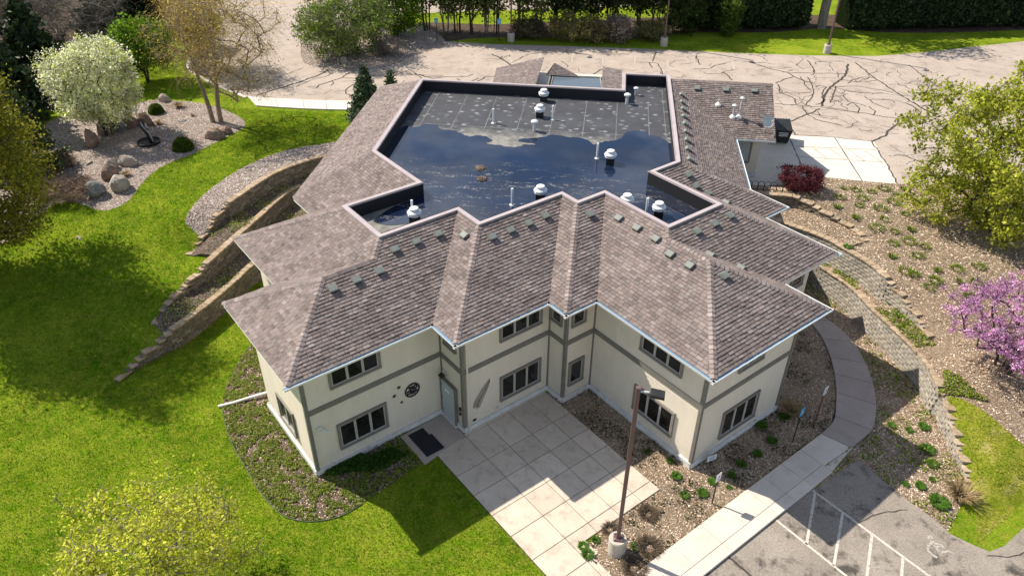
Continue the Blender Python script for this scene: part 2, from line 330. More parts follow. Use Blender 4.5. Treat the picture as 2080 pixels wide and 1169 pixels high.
# ------------------------------------------------------------------ retaining wall lines (face line, cap top height along it)
def steps(pts_level, zl, step_pts, drop):
    """level run then a stair of caps: list of 3D points with z = cap top"""
    out = [(*G(x, y, zl)[:2], zl) for x, y in pts_level]
    n = len(step_pts); z = zl
    for i, (x, y) in enumerate(step_pts): z = zl-drop*(i+1); out.append((*G(x, y, z)[:2], z))
    return out
def lerp(a, b, n): return [(a[0]+(b[0]-a[0])*(i+1)/n, a[1]+(b[1]-a[1])*(i+1)/n) for i in range(n)]
W1 = [(-14.2, 10.6, 1.15), (-16.6, 9.3, 1.15)]+steps([(525, 530), (480, 568), (430, 611), (385, 645), (355, 666)], 1.15, [(340, 678), (321, 695), (300, 713), (283, 729), (265, 746), (240, 772)], .17)
W2 = [(-14.2, 15.6, 2.2), (-16.6, 15.0, 2.2)]+steps([(602, 380), (560, 410), (527, 440), (480, 481), (450, 508), (422, 533)], 2.2, [(408, 548), (394, 563), (375, 582), (358, 598), (343, 616), (328, 633), (318, 657)], .175)
W3 = [(-14.2, 17.2, 3.2), (-16, 16.9, 3.2)]+steps([(655, 318), (610, 330), (560, 350), (520, 374), (468, 409)], 3.2, [(455, 420), (443, 436), (434, 449), (423, 465), (411, 482), (400, 496), (387, 517)], .175)
WC = [(8.6, 11.6, 1.4), (10.4, 11.2, 1.4)]+steps([(1640, 522), (1663, 538), (1701, 563), (1734, 588), (1773, 628), (1805, 657), (1834, 685), (1863, 714), (1888, 746), (1906, 782)], 1.4, [(1918, 800), (1925, 825), (1932, 850), (1939, 876), (1946, 903), (1954, 930), (1961, 956), (1967, 978)], .155)
WB = [(7.1, 13.6, 2.75), (8.8, 13.8, 2.75)]+steps([(1597, 454), (1644, 470), (1687, 488), (1730, 513), (1766, 534), (1796, 560)], 2.75, [(1814, 578), (1831, 597), (1845, 617), (1861, 637), (1872, 657), (1884, 678), (1897, 699)], .17)
WA = [(7.1, 15.2, 3.5)]+steps([(1557, 394), (1600, 397), (1618, 400)], 3.5, [(1638, 410), (1660, 422), (1682, 434), (1702, 445), (1720, 456), (1740, 470), (1757, 489)], .105)
WL = dict(W1=W1, W2=W2, W3=W3, WA=WA, WB=WB, WC=WC)
def offset(poly, d):
    P = np.array(poly, float)[:, :2]; out = []
    for i in range(len(P)):
        t = P[min(i+1, len(P)-1)]-P[max(i-1, 0)]; t /= np.linalg.norm(t); out.append(tuple(P[i]+d*np.array([-t[1], t[0]])))
    return out
# uphill side: left walls run from the house down to the south-west (hill on their right), right walls run to the south-east (hill on their left)
UP = dict(W1=-1, W2=-1, W3=-1, WA=1, WB=1, WC=1)
WF = {k: curve(v, .35) for k, v in WL.items()}
WO = {k: offset(WF[k], .12*UP[k]) for k in WF}

# ------------------------------------------------------------------ building plan (u runs away to the right, v away to the left)
HE, HP, SL = 5.71, 7.728, .5204; WR = (HP-HE)/SL; OV = .703; HF = 7.12
u1, v1, u2, v3, u4, v5, u6, v7, u8, v0 = -12.427, 2.284, -6.308, .662, -1.68, -.429, -.021, -6.604, 7.063, 8.58
u9, v10, u11, v12, v15, u16, u14 = -10.19, -4.363, 11.17, -.238, 13.34, -6.31, 12.99
XW, XE, YN, YB, YN2 = -15.35, 7.75, 22.63, 18.75, 21.74
XLC, XRC = XW+WR, XE-WR
yL3 = u16/R2-XW; yR = u14/R2-XE; XNE = 10.15; YNE = 17.35
EAVE = [UV(u1, v1), UV(u2, v1), UV(u2, v3), UV(u4, v3), UV(u4, v5), UV(u6, v5), UV(u6, v7), UV(u8, v7), UV(u8, v10), UV(u11, v10), UV(u11, v12), UV(u14, v12), (XE, yR), (XE, YNE), (XNE, YNE),
        (XNE, 25.1), (.93, 25.6), (.93, YN), (XW, YN), (XW, yL3), UV(u16, v15), UV(u9, v15), UV(u9, v0), UV(u1, v0)]
def inset(poly, d):
    P = [np.array(p, float) for p in poly]; n = len(P); out = []
    for i in range(n):
        a, b, c = P[i-1], P[i], P[(i+1) % n]; t1 = (b-a)/np.linalg.norm(b-a); t2 = (c-b)/np.linalg.norm(c-b)
        n1 = np.array([-t1[1], t1[0]]); n2 = np.array([-t2[1], t2[0]]); k = 1+n1@n2
        out.append(b+(n1+n2)/k*d)
    return out
FOOT = [tuple(p) for p in inset(EAVE, OV)]

# ------------------------------------------------------------------ ground heights
def rbf(ctrl):
    C = np.array(ctrl, float); X = C[:, :2]; D = np.linalg.norm(X[:, None]-X[None], axis=2); n = len(C)
    A = np.zeros((n+1, n+1)); A[:n, :n] = D+1e-6*np.eye(n); A[:n, n] = A[n, :n] = 1
    w = np.linalg.solve(A, np.r_[C[:, 2], 0])
    def f(P):
        P = np.atleast_2d(P)[:, :2]; return np.linalg.norm(P[:, None]-X[None], axis=2)@w[:n]+w[n]
    return f
def wc(k, a=0, b=None, dz=-.1, st=1): return [(p[0], p[1], p[2]+dz) for p in WL[k][a:b:st]]
def g3(px, py, z): return (*G(px, py, z)[:2], z)
CU_ = wc('W3', 2)+wc('W2', 8)+wc('W1', 7)+wc('WA', 1)+wc('WB', 8)+wc('WC', 12)
for a in [(-14, 21), (-14, 30), (-20, 18), (-20, 25), (-26, 22), (-30, 18), (-35, 22), (-27, 17), (-22, 15.5), (0, 30), (10, 20), (10, 35), (20, 25), (20, 50), (-20, 50), (-45, 40), (-60, 60), (40, 60), (-50, 15), (60, 30), (13, 18.5), (18, 18.5), (24, 20), (8, 17), (17.5, 24)]: CU_.append((*a, 3.0))
CU_ += [g3(300, 300, 3), g3(150, 390, 2.85), g3(260, 420, 2.75), g3(100, 440, 2.5), g3(375, 440, 3.0), g3(300, 520, 1.95), g3(160, 490, 2.1), g3(200, 600, 1.2), g3(60, 620, 1.3), (-35, 5, 1.6), (-45, 5, 1.8), (-30, -2, .8), g3(150, 720, .45), g3(222, 786, -.06), g3(205, 800, -.12),
        (-22.5, -5, -.05), (-24, -8, -.1), (-28, -12, -.2), (-32, -16, -.25), (-40, -24, -.3), (-26, -6, .2), (-45, -10, .6), (-60, -20, .5),
        g3(1800, 450, 3.1), g3(1900, 500, 2.9), g3(1850, 560, 2.7), g3(1950, 640, 2.3), g3(2010, 760, 1.9), g3(1960, 760, 1.75), g3(2060, 860, 1.2), g3(2060, 960, .7), g3(1990, 860, 1.1), g3(1985, 980, .25),
        (30, 8, 2.8), (45, 5, 2.6), (30, -4, 1.2), (40, -12, .6), g3(1975, 1010, -.05), g3(1982, 1050, -.1), g3(1985, 1105, -.15), g3(2080, 1020, -.1), (24, -9, -.2), (34, -16, -.3), (45, -24, -.3)]
_hu = rbf(CU_)
def H_up(P):
    P = np.atleast_2d(P); h = np.clip(_hu(P), 0, 3.6); t = np.clip((P[:, 1]-15.6)/1.8, 0, 1); t = t*t*(3-2*t)
    return h*(1-t)+3.0*t
def H_low(P): return np.zeros(len(np.atleast_2d(P)))
H_12 = rbf(wc('W1', 0, None)+[(p[0]-.6, p[1]+1.0, p[2]) for p in wc('W1', 0, 7, .05)]+wc('W2', 13, None, -.05))
H_23 = rbf(wc('W2', 0, None)+[(p[0]-.6, p[1]+1.0, p[2]) for p in wc('W2', 0, 8, .05)]+wc('W3', 12, None, -.12))
H_BC = rbf(wc('WC', 0, 13)+[(p[0]+.7, p[1]+.9, p[2]) for p in wc('WC', 0, 12, .1)]+wc('WB', 14, None, -.12))
H_AB = rbf(wc('WB', 0, 9)+[(p[0]+.5, p[1]+1, p[2]) for p in wc('WB', 0, 8, .05)]+wc('WA', 10, None, -.12))
def cut(k, n): return [tuple(p) for p in WO[k][:n]]
def nearest_i(k, pt): return int(np.argmin(np.linalg.norm(np.array(WO[k])-np.array(pt)[:2], axis=1)))
inB = (-5, 12)
LOWER = [tuple(p) for p in WO['W1']]+[tuple(G(205, 800, 0)[:2]), (-24, -8), (-32, -16), (-40, -24), (-60, -44), (-60, -400), (60, -400), (60, -36), (45, -24), (24, -9)]+[tuple(G(*q, 0)[:2]) for q in ((2080, 1020), (1985, 1105), (1982, 1050), (1975, 1010))]+[tuple(p) for p in WO['WC'][::-1]]+[(0, 12)]
i23 = nearest_i('W2', WO['W3'][-1]); i12 = nearest_i('W1', WO['W2'][-1]); iBC = nearest_i('WC', WO['WB'][-1]); iAB = nearest_i('WB', WO['WA'][-1])
BED23 = cut('W2', i23+1)+[tuple(p) for p in WO['W3'][::-1]]
BED12 = cut('W1', i12+1)+[tuple(p) for p in WO['W2'][::-1]]
BEDBC = cut('WC', iBC+1)+[tuple(p) for p in WO['WB'][::-1]]
BEDAB = cut('WB', iAB+1)+[tuple(p) for p in WO['WA'][::-1]]
def cl(pts, z, step=.5): return [tuple(p) for p in curve([G(x, y, z)[:2] for x, y in pts], step)]
ROCK = cl([(-60, 470), (20, 455), (70, 425), (100, 408), (130, 402), (165, 408), (200, 418), (232, 415), (262, 402), (290, 372), (315, 350), (345, 333), (385, 318), (430, 295), (470, 275), (494, 262), (496, 246), (470, 230), (435, 217), (395, 209), (355, 206), (320, 203), (285, 210), (250, 225), (200, 235), (140, 235), (90, 255), (40, 300), (-60, 380)], 2.95)
STRIP = cl([(375, 449), (376, 438), (400, 408), (445, 372), (500, 335), (550, 312), (600, 298), (650, 290), (690, 284), (760, 282)], 3.1)+[(-13, 18)]+[tuple(p) for p in WO['W3'][:nearest_i('W3', G(420, 468, 2.6))]]+cl([(418, 467), (395, 458), (375, 449)], 2.9)
PLANTER = cl([(545, 640), (515, 690), (478, 745), (458, 790), (452, 830), (460, 870), (476, 910), (500, 950), (530, 1000), (568, 1040), (600, 1054), (640, 1057), (690, 1047), (735, 1022), (790, 985), (848, 945), (875, 925)], 0)+[UV(-7.6, 3.2), UV(-10, 5), UV(-11, 8.5)]
MFRONT = [UV(-1.25, 1), UV(1, 2), UV(4, -3), (7.5, 6), (8.4, 11.4), (10.2, 11.1), (12.0, 9.0)]+cl([(1645, 630), (1690, 675), (1722, 735), (1738, 795), (1735, 840), (1715, 872), (1690, 905)], 0)+[UV(5.0, -8.7), UV(-2.9, -8.7)]+cl([(1330, 1150), (1300, 1200), (1200, 1210), (1178, 1160), (1180, 1120), (1215, 1083)], 0)+[UV(-4.3, -5.95), UV(-1.2, -5.95)]
PARKF = [UV(-14, -9.6), UV(3.6, -9.6)]+Gl([(1640, 1000), (1700, 963), (1745, 932), (1790, 972), (1850, 1020), (1895, 1052), (1930, 1083), (1975, 1105), (2010, 1119), (2040, 1108), (2075, 1075), (2105, 1045)], 0)+[(24, -9), (40, -20), (40, -60), (-40, -60)]
MRIGHT = Gl([(1600, 600), (1648, 630)], 0)+cl([(1690, 675), (1722, 735), (1738, 795), (1735, 840), (1715, 872), (1690, 905), (1660, 980)], 0)+Gl([(1790, 972), (1850, 1020), (1895, 1052), (1925, 1078)], 0)+cl([(1940, 1050), (1958, 1010), (1966, 980)], 0)+[tuple(p) for p in WO['WC'][::-1]]+[(7, 9)]
HILLBED = [tuple(p) for p in WO['WA']]+[tuple(p) for p in WO['WB'][iAB:]]+[tuple(p) for p in WO['WC'][iBC:nearest_i('WC', G(1906, 786, 1.4))]]+cl([(1915, 785), (1950, 795), (1990, 815), (2030, 840), (2090, 880), (2200, 950)], 1.6)+[(40, -4), (40, 16)]+cl([(2300, 400), (2080, 385), (1900, 376), (1822, 373), (1760, 368), (1700, 362), (1660, 358)], 3.0)+[tuple(G(1640, 372, 3)[:2]), tuple(G(1560, 378, 3)[:2]), (7, 16.4), (7, 15.3)]
ISLAND = cl([(617, 128), (611, 110), (614, 88), (640, 60), (700, 35), (850, 52), (905, 84), (882, 101), (835, 116), (800, 131), (760, 139), (700, 141), (650, 138), (617, 128)], 3)[:-1]
PARKB = [(-14.5, 19), (-17.2, 24.9), ]+Gl([(705, 206), (600, 203), (505, 197), (455, 178), (415, 155), (383, 130), (393, 97), (438, 75), (452, 40), (440, 28)], 3)+[(-70, 62), (-70, 76), (80, 92), (80, 80)]+Gl([(760, 30), (640, 45), (620, 70)], 3)+[tuple(p) for p in ISLAND[2:6]]+Gl([(850, 110), (890, 95), (905, 84), (1000, 90), (1150, 94), (1300, 99), (1500, 108), (1650, 113), (1780, 114), (1880, 106), (1960, 97), (2080, 84), (2300, 62)], 3)+[(60, 50), (60, 20)]+Gl([(2300, 400), (2080, 385), (1900, 376), (1822, 373), (1560, 372), (1500, 350)], 3)
WOODS = cl([(840, 70), (905, 84), (960, 78), (1040, 76), (1150, 78), (1260, 80), (1340, 76), (1400, 66), (1560, 66), (1640, 60), (1700, 58), (1800, 66), (1950, 66), (2100, 60)], 3, 1)+Gl([(2100, 35), (1700, 30), (1340, 35), (1000, 50), (850, 45)], 3)
DARKW = Gl([(-200, 500), (-100, 300), (30, 215), (110, 225), (230, 150), (230, 70), (330, 50), (360, 0), (380, -60), (-300, -60)], 3)
PADC = Gl([(1500, 285), (1592, 250), (1610, 275), (1695, 279), (1775, 287), (1822, 373), (1700, 364), (1560, 381)], 3)+[(6.5, 16.2)]
PATIOB = [UV(-5.6, 1.3), UV(-5.6, 2.85), UV(-8.02, 2.85), UV(-8.02, .78), UV(-7.34, .9), UV(-7.34, -16), UV(-5.2, -16), UV(-5.2, -8.0), UV(-5.45, -7.95), UV(-5.7, -6.7), UV(-5.2, -6.0), UV(-1.2, -6.0), UV(-1.2, 1.3)]
WALKC = [UV(5.1, -8.13)]+cl([(1688, 862), (1697, 820), (1697, 785), (1690, 742), (1675, 700), (1655, 668), (1625, 640), (1590, 610)], 0)+cl([(1590, 585), (1625, 612), (1660, 636), (1700, 665), (1735, 700), (1762, 750), (1777, 800), (1778, 845), (1762, 884)], 0)+[UV(5.1, -9.3)]
DRYL = [(12, 3), (40, 6), (60, 0), (60, -30), (12, -16)]
WALKB = [UV(-5.3, -9.68), UV(5.1, -9.68), UV(5.1, -8.13), UV(-5.3, -8.13)]
REG = [('building', FOOT, None, None, None), ('paving_base', PATIOB, H_low, 'joint_soil', 'structure'), ('paving_base', WALKB, H_low, 'joint_soil', 'structure'), ('paving_base', WALKC, H_low, 'joint_soil', 'structure'), ('parking_lot', PARKF, H_low, 'dark_asphalt', 'structure'), ('front_mulch_bed', MFRONT, H_low, 'wood_mulch', 'structure'), ('planter_bed', PLANTER, H_low, 'planter_soil', 'structure'),
       ('walkway_mulch_bed', MRIGHT, H_low, 'wood_mulch', 'structure'), ('terrace_bed', BEDBC, H_BC, 'wood_mulch', 'structure'), ('terrace_bed', BEDAB, H_AB, 'wood_mulch', 'structure'),
       ('terrace_bed', BED12, H_12, 'planter_soil', 'structure'), ('terrace_bed', BED23, H_23, 'planter_soil', 'structure'), ('front_lawn', LOWER, H_low, 'lawn', 'structure'),
       ('hillside_bed', HILLBED, H_up, 'wood_mulch', 'structure'), ('gravel_strip', STRIP, H_up, 'pink_gravel', 'structure'), ('rock_garden_bed', ROCK, H_up, 'pink_gravel', 'structure'),
       ('gravel_island', ISLAND, H_up, 'pink_gravel', 'structure'), ('concrete_pad', PADC, H_up, 'white_concrete', 'structure'), ('woodland_floor', WOODS, H_up, 'woodland_soil', 'structure'), ('rear_parking_lot', PARKB, H_up, 'worn_asphalt', 'structure'),
       ('side_lawn', DRYL, H_up, 'dry_lawn', 'structure'), ('woodland_floor', DARKW, H_up, 'woodland_soil', 'structure'), ('rear_lawn', None, H_up, 'lawn', 'structure')]
def ground():
    V = []; E = []
    def addpoly(poly, step=.6):
        s = len(V); n = len(poly); pts = []
        for i in range(n):
            a, b = np.array(poly[i]), np.array(poly[(i+1) % n]); L = np.linalg.norm(b-a); k = 1 if L < step*1.6 or L > 60 else int(L/step) if L < 12 else int(L/3)
            for j in range(k): pts.append(a+(b-a)*j/k)
        for i, p in enumerate(pts): V.append(Vector((float(p[0]), float(p[1])))); E.append((s+i, s+(i+1) % len(pts)))
    for r in REG:
        if r[1] is not None: addpoly(r[1])
    for x in np.arange(-36, 30, .8):
        for y in np.arange(-16, 30, .8): V.append(Vector((x+random.uniform(-.2, .2), y+random.uniform(-.2, .2))))
    for x in np.arange(-80, 80, 5.):
        for y in np.arange(-60, 100, 5.): V.append(Vector((x+.3, y+.3)))
    for R in (200, 450, 800):
        for a in range(32): V.append(Vector((R*math.cos(a*math.pi/16), R*math.sin(a*math.pi/16))))
    vs_, es, fs, *_ = geometry.delaunay_2d_cdt(V, E, [], 0, 1e-4, False)
    P = np.array([tuple(v) for v in vs_]); F = np.array([f for f in fs if len(f) == 3]); C = P[F].mean(1)
    done = np.zeros(len(F), bool); out = []
    for name, poly, hf, mname, kind in REG:
        sel = ~done if poly is None else (inside(C, poly) & ~done); done |= sel
        if hf is None or not sel.any(): continue
        f = F[sel]; ids, inv = np.unique(f, return_inverse=True); f = inv.reshape(f.shape); xy = P[ids]; z = hf(xy)
        nv = len(xy); Vx = np.c_[xy, z]; e = np.sort(np.concatenate([f[:, [0, 1]], f[:, [1, 2]], f[:, [2, 0]]]), 1); ue, ct = np.unique(e, axis=0, return_counts=True); be = ue[ct == 1]
        if name not in ('rear_parking_lot', 'parking_lot'):
            ds = np.where(np.abs(xy[:, 0]) < 60, .45, .05); Vx = np.r_[Vx, np.c_[xy, z-ds]]
            sk_ = np.concatenate([np.c_[be[:, 0], be[:, 1], be[:, 1]+nv], np.c_[be[:, 0], be[:, 1]+nv, be[:, 0]+nv]])
            f = np.concatenate([f, sk_])
        o = obj(name, mesh(name, Vx, f, M[mname], smooth=False), kind=kind); out.append(o)
    return out
ground()

# ================================================================== BUILDING
bld = empty('office_building', (0, 0, 0), 'cream two-storey office building with zigzag front, brown hipped roofs and flooded flat roof', 'building')
def wallface(a, b, zlo, siding_from=.28, band=True, name='wall'):
    """one flat stretch of outside wall from a to b (outside on the right hand of a->b), lapped boards"""
    a, b = np.array(a), np.array(b); L = np.linalg.norm(b-a); t = (b-a)/L; nrm = np.array([t[1], -t[0]])
    W = MB(); z0, z1 = zlo+siding_from, HE-.02
    rows = int((z1-z0)/.155); dz = (z1-z0)/rows
    def q(z_a, o_a, z_b, o_b): 
        p = [(a+nrm*o_a, z_a), (b+nrm*o_a, z_a), (b+nrm*o_b, z_b), (a+nrm*o_b, z_b)]
        W.add([(*x, z) for x, z in p], [(0, 1, 2, 3)])
    for i in range(rows):
        z = z0+i*dz
        q(z, .022, z+dz, .002)
        q(z+dz, .002, z+dz, .022) if i < rows-1 else None
    # staggered board ends
    w = W.obj(name, M['siding'], bld)
    J = MB()
    for i in range(rows):
        s = random.uniform(.2, 1.2)
        while s < L-.1:
            if random.random() < .5:
                p = a+t*s+nrm*.019; J.add([(*(p-t*.004), z0+i*dz+.004), (*(p+t*.004), z0+i*dz+.004), (*(p+t*.004-nrm*.0145), z0+i*dz+dz*.95), (*(p-t*.004-nrm*.0145), z0+i*dz+dz*.95)], [(0, 1, 2, 3)])
            s += random.uniform(.8, 1.3)
    J.obj('board_joint', M['trim_taupe'], w, kind='stuff')
    # foundation ledge
    Fd = MB(); c = (a+b)/2; 
    Fd.box((*(c+nrm*.03), zlo+siding_from/2-.2), (L+.1, .16, siding_from+.4-.004), ((*t, 0), (*nrm, 0), (0, 0, 1)))
    Fd.obj('foundation', M['foundation'], bld)
    return a, b, t, nrm, L
def band(a, b, t, nrm, L, z0=3.235, z1=3.49, lo=.0, hi=.0):
    m_ = MB(); c = (a+b)/2; m_.box((*(c+nrm*.03), (z0+z1)/2), (L-.1, .05, z1-z0), ((*t, 0), (*nrm, 0), (0, 0, 1))); m_.obj('band_board', M['trim_taupe'], bld)
def cornerboard(p, n1, n2, z0, z1):
    m_ = MB(); p = np.array(p); 
    for n_, o_ in ((np.array(n1), np.array(n2)), (np.array(n2), np.array(n1))):
        k_ = .07 if n_ is not None and abs(n_[0]-n1[0])+abs(n_[1]-n1[1]) < 1e-6 else .017
        cx = p+o_*((k_-.075)/2)+n_*.044
        m_.box((*cx, (z0+z1)/2), (.075+k_, .052, z1-z0), ((*(o_), 0), (*n_, 0), (0, 0, 1)))
    m_.obj('corner_board', M['trim_taupe'], bld)
def window(p0, t, nrm, s0, s1, z0, z1, panes=3):
    """surface-set window with proud frame between s0 and s1 along the wall"""
    f = MB(); A = ((*t, 0), (*nrm, 0), (0, 0, 1)); fw = .10
    P = lambda s, o, z: (*(p0+t*s+nrm*o), z)
    c = (s0+s1)/2; zc = (z0+z1)/2
    f.box(P(c, .055, z1-fw/2), (s1-s0, .09, fw), A); f.box(P(c, .065, z0+fw/2), (s1-s0, .11, fw), A)
    f.box(P(s0+fw/2, .053, zc), (fw, .086, z1-z0-2*fw-.004), A); f.box(P(s1-fw/2, .053, zc), (fw, .086, z1-z0-2*fw-.004), A)
    w = f.obj('window', M['frame_grey'], bld)
    pw = (s1-s0-2*fw)/panes
    for i in range(panes):
        a_, b_ = s0+fw+i*pw, s0+fw+(i+1)*pw; sw = .045; m_ = MB()
        m_.box(P((a_+b_)/2, .042, z1-fw-sw/2-.003), (b_-a_-.012, .04, sw), A); m_.box(P((a_+b_)/2, .042, z0+fw+sw/2+.003), (b_-a_-.012, .04, sw), A)
        m_.box(P(a_+sw/2+.006, .040, zc), (sw, .036, z1-z0-2*fw-2*sw-.01), A); m_.box(P(b_-sw/2-.006, .040, zc), (sw, .036, z1-z0-2*fw-2*sw-.01), A)
        m_.obj('sash', M['sash_grey'], w)
        g = MB(); g.add([P(a_+.02, .028, z0+fw), P(b_-.02, .028, z0+fw), P(b_-.02, .028, z1-fw), P(a_+.02, .028, z1-fw)], [(0, 1, 2, 3)]); g.obj('pane', M['glass'], w)
    return w
NU, NV = np.array([-R2, -R2]), np.array([R2, -R2])   # outward normals of walls facing -u and -v
nF = len(FOOT); WALLS = []
for i in range(nF):
    a, b = FOOT[i], FOOT[(i+1) % nF]; mid = ((a[0]+b[0])/2, (a[1]+b[1])/2)
    low = i <= 7 or i in (22, 23)
    zlo = 0 if low or i in (8, 9, 21, 20) else (3.0 if 12 <= i <= 18 else 0.8)
    WALLS.append(wallface(a, b, zlo))
    if i <= 7: band(*WALLS[-1])
ZB, ZT = .285, HE-.03
def wl(i): return np.array(FOOT[i]), WALLS[i][2], WALLS[i][3]
def uu(i, u): a = FOOT[i]; return abs((u-(a[0]+a[1])*R2))       # distance along a wall running with u
def vv(i, v): a = FOOT[i]; return abs((v-(a[1]-a[0])*R2))
# corner boards (outside corners and the thin ones in the re-entrant corners)
for i, (n1, n2) in {0: (NU, NV), 2: (NU, NV), 4: (NU, NV), 6: (NU, NV)}.items():
    cornerboard(FOOT[i], n1, n2, ZB, ZT)
cornerboard(FOOT[7], NV, -NU, ZB, ZT)
for i in (1, 3, 5):
    p = np.array(FOOT[i]); m_ = MB(); c = p+(NU+NV)*.03; m_.box((*c, (ZB+ZT)/2), (.075, .075, ZT-ZB), ((*NU, 0), (*NV, 0), (0, 0, 1))); m_.obj('corner_board', M['trim_taupe'], bld)
LOWZ, UPZ = (.80, 2.17), (4.08, 5.40)
def win_v(i, ua, ub, z, n=3): p, t, nm = wl(i); s = sorted((uu(i, ua), uu(i, ub))); window(p, t, nm, s[0], s[1], z[0], z[1], n)
def win_u(i, va, vb, z, n=3): p, t, nm = wl(i); s = sorted((vv(i, va), vv(i, vb))); window(p, t, nm, s[0], s[1], z[0], z[1], n)
win_v(0, -10.65, -8.40, LOWZ); win_v(0, -10.65, -8.42, UPZ)
win_v(2, -3.73, -1.44, (.75, 2.14)); win_v(2, -3.74, -1.47, UPZ)
win_u(1, 2.62, 1.72, (4.16, 5.3), 1)
win_u(3, 1.26, .50, (4.14, 5.4), 1)
win_v(4, -.74, .10, (4.12, 5.4), 1); win_v(4, -.74, .17, (.80, 2.17), 1)
win_u(5, -2.48, -4.77, UPZ); win_u(5, -2.48, -4.77, LOWZ)
win_v(6, 2.24, 4.62, (.66, 2.17)); win_v(6, 2.60, 4.20, (4.12, 5.3), 3)
win_u(23, 6.25, 4.6, LOWZ, 2)
win_v(8, 9.0, 10.0, (4.12, 5.3), 1)
# door in the short wall
p, t, nm = wl(1); A = ((*t, 0), (*nm, 0), (0, 0, 1)); d0, d1 = vv(1, 2.83), vv(1, 1.86); dc = (d0+d1)/2
P3 = lambda s, o, z: (*(p+t*s+nm*o), z)
dr = empty('door', P3(dc, .12, .1), parent=bld)
L3 = lambda s, o, z: tuple(np.array(P3(s, o, z))-np.array(P3(dc, .12, .1)))
MB().box(L3(dc, .135, 1.10), (d1-d0, .05, 2.02), A).obj('door_leaf', M['door_paint'], dr)
f = MB(); f.box(L3(d0-.05, .13, 1.14), (.09, .09, 2.16), A); f.box(L3(d1+.05, .13, 1.14), (.09, .09, 2.16), A); f.box(L3(dc, .13, 2.175), (d1-d0+.004, .085, .09), A); f.obj('door_frame', M['trim_taupe'], dr)
h = MB(); h.box(L3(d1-.09, .172, 1.08), (.06, .02, .24), A); h.tube([L3(d1-.09, .19, 1.05), L3(d1-.09, .235, 1.05), L3(d1-.22, .235, 1.05)], .012, 8); h.obj('handle', M['galvanised'], dr)
for z in (.35, 1.1, 1.85): MB().box(L3(d0+.006, .166, z), (.05, .02, .11), A).obj('hinge', M['black_iron'], dr)
MB().box(L3(dc-.05, .163, 1.72), (.34, .006, .14), A).obj('notice', M['white_sign'], dr)
MB().box(P3(d1+.27, .05, 1.2), (.1, .07, .17), A).obj('keypad', M['black_iron'], bld)
MB().box(P3(d1+.27, .05, .93), (.09, .06, .13), A).obj('door_opener_button', M['black_iron'], bld)
MB().box(P3(dc, .12, .06), (d1-d0+.25, .2, .10), A).obj('door_sill', M['foundation'], bld)
# floodlight over the door
fl = MB(); fl.tube([P3(d0+.12, .0, 2.62), P3(d0+.12, .12, 2.62), P3(d0+.14, .2, 2.55)], .035, 8); o = fl.obj('floodlight', M['galvanised'], bld)
MB().box(P3(d0+.24, .26, 2.52), (.26, .22, .09), (A[0], (A[1][0]*.85, A[1][1]*.85, -.5), (A[1][0]*.5, A[1][1]*.5, .85))).obj('lamp_head', M['black_iron'], o)
# moon, stars, feather, camera, outlets
p0, t0, n0 = wl(0); Q = lambda u, o, z: (*(p0+t0*uu(0, u)+n0*o), z)
md = MB()
def ring(B, cu, cz, r0, r1, o0, o1, n=40, a0=0, a1=2*math.pi, Qf=None):
    Qf = Qf or Q; V = []; full = abs(a1-a0-2*math.pi) < 1e-3; m2 = n+1
    for k in range(m2):
        a = a0+(a1-a0)*k/n
        for r, o_ in ((r0, o0), (r1, o0), (r1, o1), (r0, o1)): V.append(Qf(cu+r*math.cos(a), o_, cz+r*math.sin(a)))
    F = []
    for k in range(n):
        for j in range(4): F.append((k*4+j, k*4+(j+1) % 4, k*4+4+(j+1) % 4, k*4+4+j))
    B.add(V, F)
MU, MZ = -7.13, 2.13
ring(md, MU, MZ, .30, .365, .03, .055); ring(md, MU-.02, MZ+.02, .045, .11, .03, .05, 16); ring(md, MU-.17, MZ-.08, .05, .10, .03, .05, 14); ring(md, MU+.14, MZ+.12, .05, .115, .03, .05, 14)
ring(md, MU+.02, MZ-.14, .04, .085, .03, .05, 14); ring(md, MU+.17, MZ-.1, .03, .07, .03, .05, 12); ring(md, MU-.1, MZ+.16, .03, .075, .03, .05, 12)
ring(md, MU+.12, MZ, .17, .21, .03, .05, 14, 2.2, 4.3); ring(md, MU-.05, MZ-.05, .2, .24, .03, .05, 14, -.7, .9)
for k in range(9): a = k*.7; md.tube([Q(MU+.1*math.cos(a), .04, MZ+.1*math.sin(a)), Q(MU+.31*math.cos(a+.25), .04, MZ+.31*math.sin(a+.25))], .016, 4)
tag(md.obj('wall_medallion', M['black_iron']), 'round black pierced metal medallion hung on the cream wall left of the door', 'wall art')
for k, (cu, cz, r, lb) in enumerate(((-7.74, 2.6, .1, 'black metal star on the wall, topmost and nearest the round medallion'), (-7.99, 2.25, .1, 'black metal star on the wall, leftmost of the three'), (-7.68, 1.74, .075, 'smallest black metal star, lowest of the three on the wall'))):
    s = MB(); V = []
    for o_ in (.03, .05):
        for j in range(10): a = math.pi/2+j*math.pi/5; rr = r if j % 2 == 0 else r*.42; V.append(Q(cu+rr*math.cos(a), o_, cz+rr*math.sin(a)))
    s.add(V, [tuple(range(10))[::-1], tuple(range(10, 20))]+[(j, (j+1) % 10, 10+(j+1) % 10, 10+j) for j in range(10)])
    tag(s.obj('wall_star', M['black_iron']), lb, 'wall art', 'metal stars on the cream wall')
p2_, t2_, n2_ = wl(2); Q2 = lambda u, o, z: (*(p2_+t2_*uu(2, u)+n2_*o), z)
ft = MB(); sp = []
for k in range(15):
    s = k/14; sp.append((-4.97+.70*s**1.3-.02*math.sin(s*6), 1.0+1.33*s))
ft.tube([Q2(a, .045, b) for a, b in sp], [.012-.005*k/14 for k in range(15)], 5)
Lf, Rt = [], []
